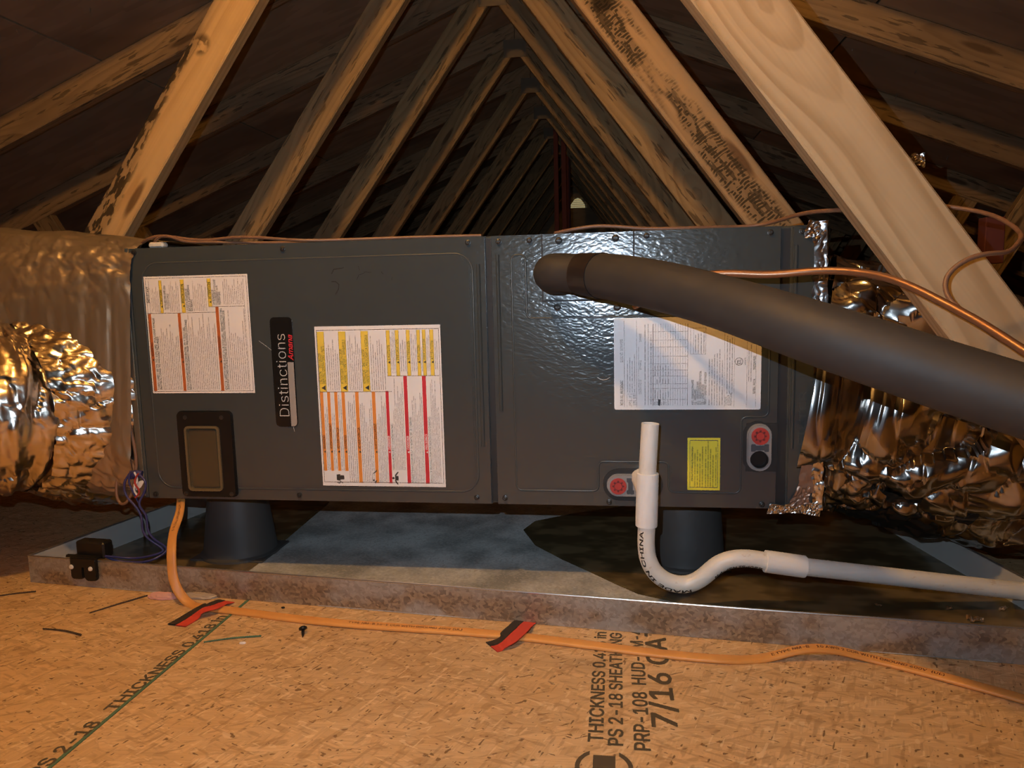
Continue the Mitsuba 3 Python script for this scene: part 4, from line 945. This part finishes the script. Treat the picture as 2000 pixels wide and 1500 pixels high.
# ------------------------------------------------------------------ orange cable and strips on the floor
zc = ZF + 0.0042
op = [at(353, 970, Y=0.02), at(351, 1000, Y=-0.01), at(340, 1035, Y=-0.045), at(335, 1075, Y=-0.083), at(337, 1120, Y=-0.094), at(346, 1150, Y=-0.100)] + [at(a, b, Z=zc) for a, b in ((366, 1176), (395, 1186), (440, 1191), (600, 1211), (800, 1227), (1000, 1242), (1200, 1266), (1330, 1281), (1420, 1288), (1500, 1284))] + [at(1560, 1269, Z=zc + 0.010), at(1610, 1267, Z=zc + 0.011)] + [at(a, b, Z=zc) for a, b in ((1700, 1286), (1800, 1311), (1900, 1338), (2000, 1366), (2200, 1430), (2700, 1600))]
ocP = spline(op, 420)
def flat_tube(P, w, h, nrm):
    t_ = np.gradient(P, axis=0); t_ /= np.linalg.norm(t_, axis=1, keepdims=True)
    S = np.cross(t_, nrm); S /= np.linalg.norm(S, axis=1, keepdims=True); N = np.cross(S, t_)
    an = np.arange(20) * 2 * np.pi / 20
    ca, sa = np.sign(np.cos(an)) * np.abs(np.cos(an)) ** 0.7, np.sin(an)
    V = (P[:, None] + S[:, None] * (ca * w / 2)[None, :, None] + N[:, None] * (sa * h / 2)[None, :, None]).reshape(-1, 3)
    n_, k_ = len(P), 20
    i, j = np.meshgrid(np.arange(n_ - 1), np.arange(k_), indexing='ij')
    a, b, c, d = i * k_ + j, i * k_ + (j + 1) % k_, (i + 1) * k_ + (j + 1) % k_, (i + 1) * k_ + j
    F = np.vstack([np.stack([a, b, c], -1).reshape(-1, 3), np.stack([a, c, d], -1).reshape(-1, 3)])
    return trimesh.Trimesh(V, F, process=False), S, N
mixw = smoothN = np.clip((np.linalg.norm(ocP - ocP[0], axis=1) - 0.10) / 0.12, 0, 1)[:, None]
nrm = np.array([0.25, -0.95, 0.1]) * (1 - mixw) + np.array([0, -0.25, 1.0]) * mixw
om, oS, oN = flat_tube(ocP, 0.0155, 0.0072, nrm)
oc = thing('orange_cable', 'flat orange electrical cable running from under the cabinet across the board floor', 'cable')
obj(oc + '__sheath', om, 'mat_orange', smooth=40)
def flat_text(s, s0, length, cap, P, S, N, off=0.0036):
    sg_ = np.concatenate([[0], np.cumsum(np.linalg.norm(np.diff(P, axis=0), axis=1))])
    m_ = meshkit.text_mesh(s, cap, 0.0001, True); m_ = m_.subdivide_to_size(0.01)
    a = m_.vertices[:, 0]; a = (a - a.min()) * length / (a.max() - a.min()); b = m_.vertices[:, 1] - cap / 2
    ip = lambda Q: np.stack([np.interp(s0 + a, sg_, Q[:, k_]) for k_ in range(3)], 1)
    return trimesh.Trimesh(ip(P) - ip(S) * b[:, None] + ip(N) * off, m_.faces, process=False)
sg_ = np.concatenate([[0], np.cumsum(np.linalg.norm(np.diff(ocP, axis=0), axis=1))])
iA = int(np.argmin(np.linalg.norm(ocP - at(1505, 1284, Z=zc), axis=1)))
each(oc + '__lettering', [flat_text('E TYPE NM-B    10 AWG 2 CDR WITH GROUND 600V  (UL)', sg_[iA], 0.22, 0.0042, ocP, oS, oN), flat_text('TYPE NM-B 10-2 CDR WITH GROUND 600V (UL)', sg_[int(np.argmin(np.linalg.norm(ocP - at(682, 1218, Z=zc), axis=1)))], 0.18, 0.0038, ocP, oS, oN), flat_text('10/2 WITH GROUND TYPE NM-B', 0.012, 0.075, 0.0038, ocP, oS, oN)], 'mat_ink_brown')

def strip_ribbon(pts, w, off, mat, key, hump):
    P = spline(pts, 30)
    t_ = np.gradient(P, axis=0); t_ /= np.linalg.norm(t_, axis=1, keepdims=True)
    S = np.cross(t_, [0, 0, 1.0]); S /= np.linalg.norm(S, axis=1, keepdims=True)
    V = []
    for zz in (0, 0.0009):
        for q in (off, off + w):
            V.append(P + S * q + [0, 0, zz])
    n_ = len(P); V = np.vstack(V); F = []
    for a, b in ((0, 1), (1, 3), (3, 2), (2, 0)):
        for i in range(n_ - 1):
            F += [[a * n_ + i, a * n_ + i + 1, b * n_ + i + 1], [a * n_ + i, b * n_ + i + 1, b * n_ + i]]
    obj(key, trimesh.Trimesh(V, F, process=False), mat)
def cover_strip(pix, lab):
    t = thing('tape_strip', lab, 'strip of tape')
    pts = [at(a, b, Z=ZF + z) for a, b, z in pix]
    strip_ribbon(pts, 0.0190, 0.0004, 'mat_strip_red', t + '__red_half', None)
    strip_ribbon([p_ + [0, 0, 0.0006] for p_ in pts], 0.0140, -0.0140, 'mat_strip_black', t + '__black_half', None)
cover_strip([(342, 1222, 0.0008), (368, 1207, 0.0012), (388, 1193, 0.007), (398, 1187, 0.0105), (410, 1184, 0.0105), (422, 1180, 0.006), (440, 1174, 0.001)], 'red and black strip of tape over the orange cable, the left one')
cover_strip([(958, 1263, 0.0008), (975, 1258, 0.0012), (988, 1247, 0.008), (996, 1239, 0.0105), (1006, 1230, 0.0105), (1014, 1222, 0.006), (1026, 1212, 0.001)], 'red and black strip of tape over the orange cable, the right one')

# ------------------------------------------------------------------ print and paint on the floor panels
zi = ZF + 0.0001
it = [text_floor('THICKNESS 0.418 in', 0.825, -0.414, 0.0165, zi, 0.272), text_floor('PS 2-18 SHEATHING', 0.8475, -0.418, 0.0165, zi, 0.275),
      text_floor('PRP-108  HUD-UM-40', 0.8775, -0.424, 0.0175, zi, 0.312), text_floor('7/16 CAT', 0.910, -0.378, 0.0285, zi, 0.262)]
lg = [trimesh.Trimesh(*m_) for m_ in []]
q0 = at(1180, 1485, Z=zi)
sq = trimesh.creation.box([0.024, 0.024, 0.0003]); sq.apply_translation([q0[0], q0[1] - 0.004, zi + 0.00015])
arc = sg.Point(q0[0], q0[1] - 0.012).buffer(0.031).difference(sg.Point(q0[0], q0[1] - 0.012).buffer(0.026)).difference(sg.box(q0[0] - 0.016, -9, q0[0] + 0.016, 9))
lo = [sq]
for g_ in arc.geoms:
    e_ = trimesh.creation.extrude_polygon(g_, 0.0003); e_.apply_translation([0, 0, zi]); lo.append(e_)
each(PANEL_M + '__lettering', it + lo, 'mat_ink_floor', label='black stencilled grade stamp')
each(PANEL_L + '__lettering', [text_floor('THICKNESS 0.418 in', SEAM - 0.003, -0.41, 0.016, zi, 0.27), text_floor('PS 2-18', SEAM - 0.002, -0.535, 0.017, zi, 0.10)], 'mat_ink_floor', label='grade stamp cut by the seam')
ge = box(SEAM - 0.0028, SEAM + 0.0016, -1.2, 0.0, ZF - 0.002, ZF + 0.0003)
obj(PANEL_M + '__edge_paint', ge, 'mat_green', label='green edge paint along the seam')

# ------------------------------------------------------------------ debris on the floor
def stick(a, b, r, mat, lab, cat_, group=None, key='pine_needle'):
    P = spline([at(*a, Z=ZF + r), (at(*a, Z=ZF + r) + at(*b, Z=ZF + r)) / 2 + [0.002, 0.003, 0.0005], at(*b, Z=ZF + r)], 12)
    obj(key, tube(P, r * np.linspace(0.7, 1.1, 12), 7), mat, smooth=40, label=lab, category=cat_)
stick((-30, 1168), (70, 1155), 0.0012, 'mat_stick', 'thin dark stick on the floor at the left edge of the photo', 'twig', key='twig')
stick((175, 1197), (288, 1163), 0.0013, 'mat_stick', 'thin dark stick on the floor below the float switch', 'twig', key='twig')
stick((84, 1228), (158, 1240), 0.0015, 'mat_stick', 'short thick dark stick farthest from the pan on the left floor', 'twig', key='twig')
stick((398, 1254), (510, 1242), 0.0013, 'mat_green', 'short green thread on the floor beside the seam', 'thread', key='green_thread')
bg = thing('black_screw', 'small black screw lying on the floor in front of the pan', 'screw')
q = at(592, 1230, Z=ZF + 0.006)
obj(bg + '__head', lathe([(0, 0), (0.006, 0), (0.006, 0.003), (0.003, 0.005), (0, 0.005)], q + [0, 0, 0.0005], np.array([-0.3, 0.5, 0.8]) / np.linalg.norm([-0.3, 0.5, 0.8]), 14), 'mat_black')
obj(bg + '__shank', tube(np.array([q, q + [0.003, -0.008, -0.003], q + [0.005, -0.014, -0.0045]]), [0.0025, 0.002, 0.0006], 8), 'mat_black')
def blob(key, px, py, sx, sy, h, mat, lab, category, seed):
    m_ = trimesh.creation.icosphere(subdivisions=4); V = m_.vertices.copy()
    V *= (1 + 0.5 * (meshkit.fbm(V * 2.5 + seed, 3) - 0.5))[:, None]
    V[:, 2] = np.maximum(V[:, 2], -0.25)
    V = V * [sx, sy, h] ; V[:, 2] -= V[:, 2].min()
    m_.vertices = V + at(px, py, Z=ZF) + [0, 0, 0.0003]
    obj(key, m_, mat, smooth=True, label=lab, category=category)
blob('insulation_scrap', 318, 1168, 0.026, 0.010, 0.008, 'mat_pink', 'pale pink tuft of insulation by the pan, left of the orange cable', 'insulation scrap', 3)
blob('plastic_scrap', 392, 1166, 0.032, 0.013, 0.006, 'mat_film', 'thin grey plastic scrap behind the left tape strip', 'plastic scrap', 5)
blob('wood_chip', 474, 1257, 0.005, 0.003, 0.002, 'mat_paper', 'tiny pale wood chip on the floor below the green thread', 'wood chip', 6)
blob('black_crumb', 553, 1188, 0.003, 0.002, 0.002, 'mat_black', 'tiny black crumb on the floor behind the orange cable', 'crumb', 8)
sh = box(*(lambda a, b: (a[0], b[0], a[1] - 0.004, a[1] + 0.004, ZF + 0.0002, ZF + 0.0012))(at(425, 1163, Z=ZF), at(495, 1167, Z=ZF)))
sh.apply_transform(trimesh.transformations.rotation_matrix(math.radians(ang), [0, 0, 1], sh.centroid))
obj('black_shim', sh, 'mat_black', label='thin black shim poking out from under the pan', category='shim')

# ------------------------------------------------------------------ ducts
def duct(key, pts, ry, rz, nl, na, layers, mat, smooth=40, arc=None, sq=None, **lab):
    P = spline(pts, nl)
    t_, A, B = frames(P)
    an = np.linspace(0, 2 * np.pi, na, endpoint=False) if arc is None else np.linspace(arc[0], arc[1], na)
    s = np.concatenate([[0], np.cumsum(np.linalg.norm(np.diff(P, axis=0), axis=1))])
    S, AN = np.meshgrid(s, an, indexing='ij')
    ry = np.broadcast_to(ry, (nl,))[:, None]; rz = np.broadcast_to(rz, (nl,))[:, None]
    ex = np.broadcast_to(2.0 if sq is None else sq, (nl,))[:, None]      # superellipse exponent: square where the duct meets the cabinet
    r0 = float(np.mean(ry))
    h = np.zeros(S.shape)
    for f in layers: h = h + f(S, AN * r0, P)
    ca, sa = np.sign(np.cos(AN)) * np.abs(np.cos(AN)) ** (2 / ex), np.sign(np.sin(AN)) * np.abs(np.sin(AN)) ** (2 / ex)
    V = P[:, None] + A[:, None] * ((ry + h) * ca)[..., None] + B[:, None] * ((rz + h) * sa)[..., None]
    n_, k_ = nl, na
    if arc is None:
        i, j = np.meshgrid(np.arange(n_ - 1), np.arange(k_), indexing='ij'); j2 = (j + 1) % k_
    else:
        i, j = np.meshgrid(np.arange(n_ - 1), np.arange(k_ - 1), indexing='ij'); j2 = j + 1
    a, b, c, d = i * k_ + j, i * k_ + j2, (i + 1) * k_ + j2, (i + 1) * k_ + j
    F = np.vstack([np.stack([a, b, c], -1).reshape(-1, 3), np.stack([a, c, d], -1).reshape(-1, 3)])
    return obj(key, trimesh.Trimesh(V.reshape(-1, 3), F, process=False), mat, smooth=smooth, **lab)
def lay_crumple(cells, amp, seed, stretch=(1, 1)):
    return lambda S, C, P: crumple(np.stack([S.ravel(), C.ravel()], 1), cells, amp, seed, stretch).reshape(S.shape)
def lay_fold(freq, amp, seed, lean=0.0):
    def f(S, C, P):
        q = np.stack([S.ravel() * freq[0] + lean * C.ravel(), C.ravel() * freq[1], S.ravel() * 0 + seed], 1)
        n_ = meshkit.fbm(q, 3, seed)
        return amp * (1 - np.abs(2 * n_ - 1) * 1.6).reshape(S.shape)
    return f
def lay_rib(pitch, amp):
    return lambda S, C, P: amp * (np.abs(np.sin(np.pi * (S + C * 0.02) / pitch)) ** 0.7 - 0.6)

def ramp(n, a, b, f): return a + (b - a) * np.clip(np.linspace(0, 1, n) / f, 0, 1) ** 0.7
sd = thing('supply_duct', 'foil covered duct at the left end of the cabinet, a crinkled flex branch in front', 'duct')
duct(sd + '__trunk', [[-0.002, 0.180, 0.224], [-0.15, 0.176, 0.236], [-0.3, 0.170, 0.247], [-0.7, 0.16, 0.255], [-1.3, 0.155, 0.26]], ramp(340, 0.190, 0.210, 0.3), ramp(340, 0.230, 0.245, 0.3), 340, 240,
     [lay_fold((8, 12), 0.005, 2), lay_crumple(420, 0.05, 21, (1.6, 0.6)), lay_fold((60, 40), 0.0025, 5), lay_crumple(4000, 0.04, 31)], 'mat_foil_dull', sq=ramp(340, 7.0, 2.1, 0.35), label='large dull trunk duct')
obj(sd + '__collar', box(-0.014, -0.0003, 0.003, 0.362, 0.003, 0.441, 0.002), 'mat_foil_dull')
duct(sd + '__flex_branch', [[-0.190, 0.17, 0.175], [-0.204, 0.055, 0.174], [-0.246, -0.030, 0.170], [-0.35, -0.08, 0.163], [-0.54, -0.095, 0.150], [-0.8, -0.10, 0.145], [-1.1, -0.10, 0.145]], 0.133, 0.141, 640, 300,
     [lay_rib(0.017, 0.0022), lay_fold((55, 5), 0.007, 7, 6.0), lay_fold((20, 4), 0.008, 17, 4.0), lay_crumple(1500, 0.10, 22, (2.4, 0.6)), lay_crumple(5000, 0.06, 32)], 'mat_foil', label='shiny crinkled flex branch')
duct(sd + '__foil_skirt', [[-0.232, -0.020, 0.170], [-0.212, 0.030, 0.172], [-0.196, 0.090, 0.174]], np.linspace(0.138, 0.222, 70), np.linspace(0.146, 0.214, 70), 70, 320,
     [lay_crumple(260, 0.16, 41), lay_crumple(900, 0.12, 42), lay_fold((10, 16), 0.010, 43)], 'mat_foil', label='crumpled foil skirt where the branch meets the trunk')
rd = thing('return_duct', 'crumpled foil duct leading right from the taped end of the cabinet', 'duct')
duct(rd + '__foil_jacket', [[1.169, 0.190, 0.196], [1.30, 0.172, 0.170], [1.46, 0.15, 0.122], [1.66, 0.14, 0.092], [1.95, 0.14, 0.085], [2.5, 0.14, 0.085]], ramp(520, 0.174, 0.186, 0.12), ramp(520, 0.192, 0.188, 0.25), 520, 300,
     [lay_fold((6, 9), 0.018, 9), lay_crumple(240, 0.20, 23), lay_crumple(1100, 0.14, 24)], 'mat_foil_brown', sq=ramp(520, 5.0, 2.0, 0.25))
duct(rd + '__plastic_wrap', [[1.172, 0.190, 0.196], [1.28, 0.165, 0.175], [1.37, 0.15, 0.150], [1.43, 0.15, 0.130]], ramp(120, 0.178, 0.208, 0.5), ramp(120, 0.200, 0.215, 0.5), 120, 110,
     [lay_fold((14, 9), 0.012, 12), lay_crumple(160, 0.12, 25)], 'mat_plastic_wrap', arc=(0.62, 2.3), label='glossy black plastic wrapped underneath')

# ------------------------------------------------------------------ small foil bits
for i, (px, py, sz, lab) in enumerate(((1905, 1213, 0.012, 'largest glinting foil scrap lying in the pan near the right end'), (1855, 1190, 0.005, 'small glinting foil scrap in the pan, left of the largest scrap'),
                                       (1716, 1184, 0.006, 'small glinting foil scrap in the pan, just below the white pipe outlet'), (1960, 1190, 0.006, 'small glinting foil scrap in the pan, farthest right'))):
    q = at(px, py, Z=ZP + 0.002)
    m_ = crumpled_patch(q + [-sz, -sz * 0.6, 0], q + [sz, -sz * 0.5, 0.001], q + [-sz * 0.8, sz * 0.6, 0.002], q + [sz * 0.9, sz * 0.7, 0], 14, 14, 0.5, 40 + i, [0, 0, 1], 14)
    obj('foil_scrap', m_, 'mat_foil_tape', smooth=20, label=lab, category='foil scrap')
q = at_d(1792, 312, 1.35)
obj('foil_scrap', crumpled_patch(q + [-0.018, 0, -0.008], q + [0.016, 0.004, -0.012], q + [-0.014, 0, 0.010], q + [0.012, 0.004, 0.012], 16, 16, 0.6, 50, [0, -1, 0], 16), 'mat_foil_tape', smooth=20, label='shred of foil hanging in the dark beyond the upper edge of the pale web', category='foil scrap')
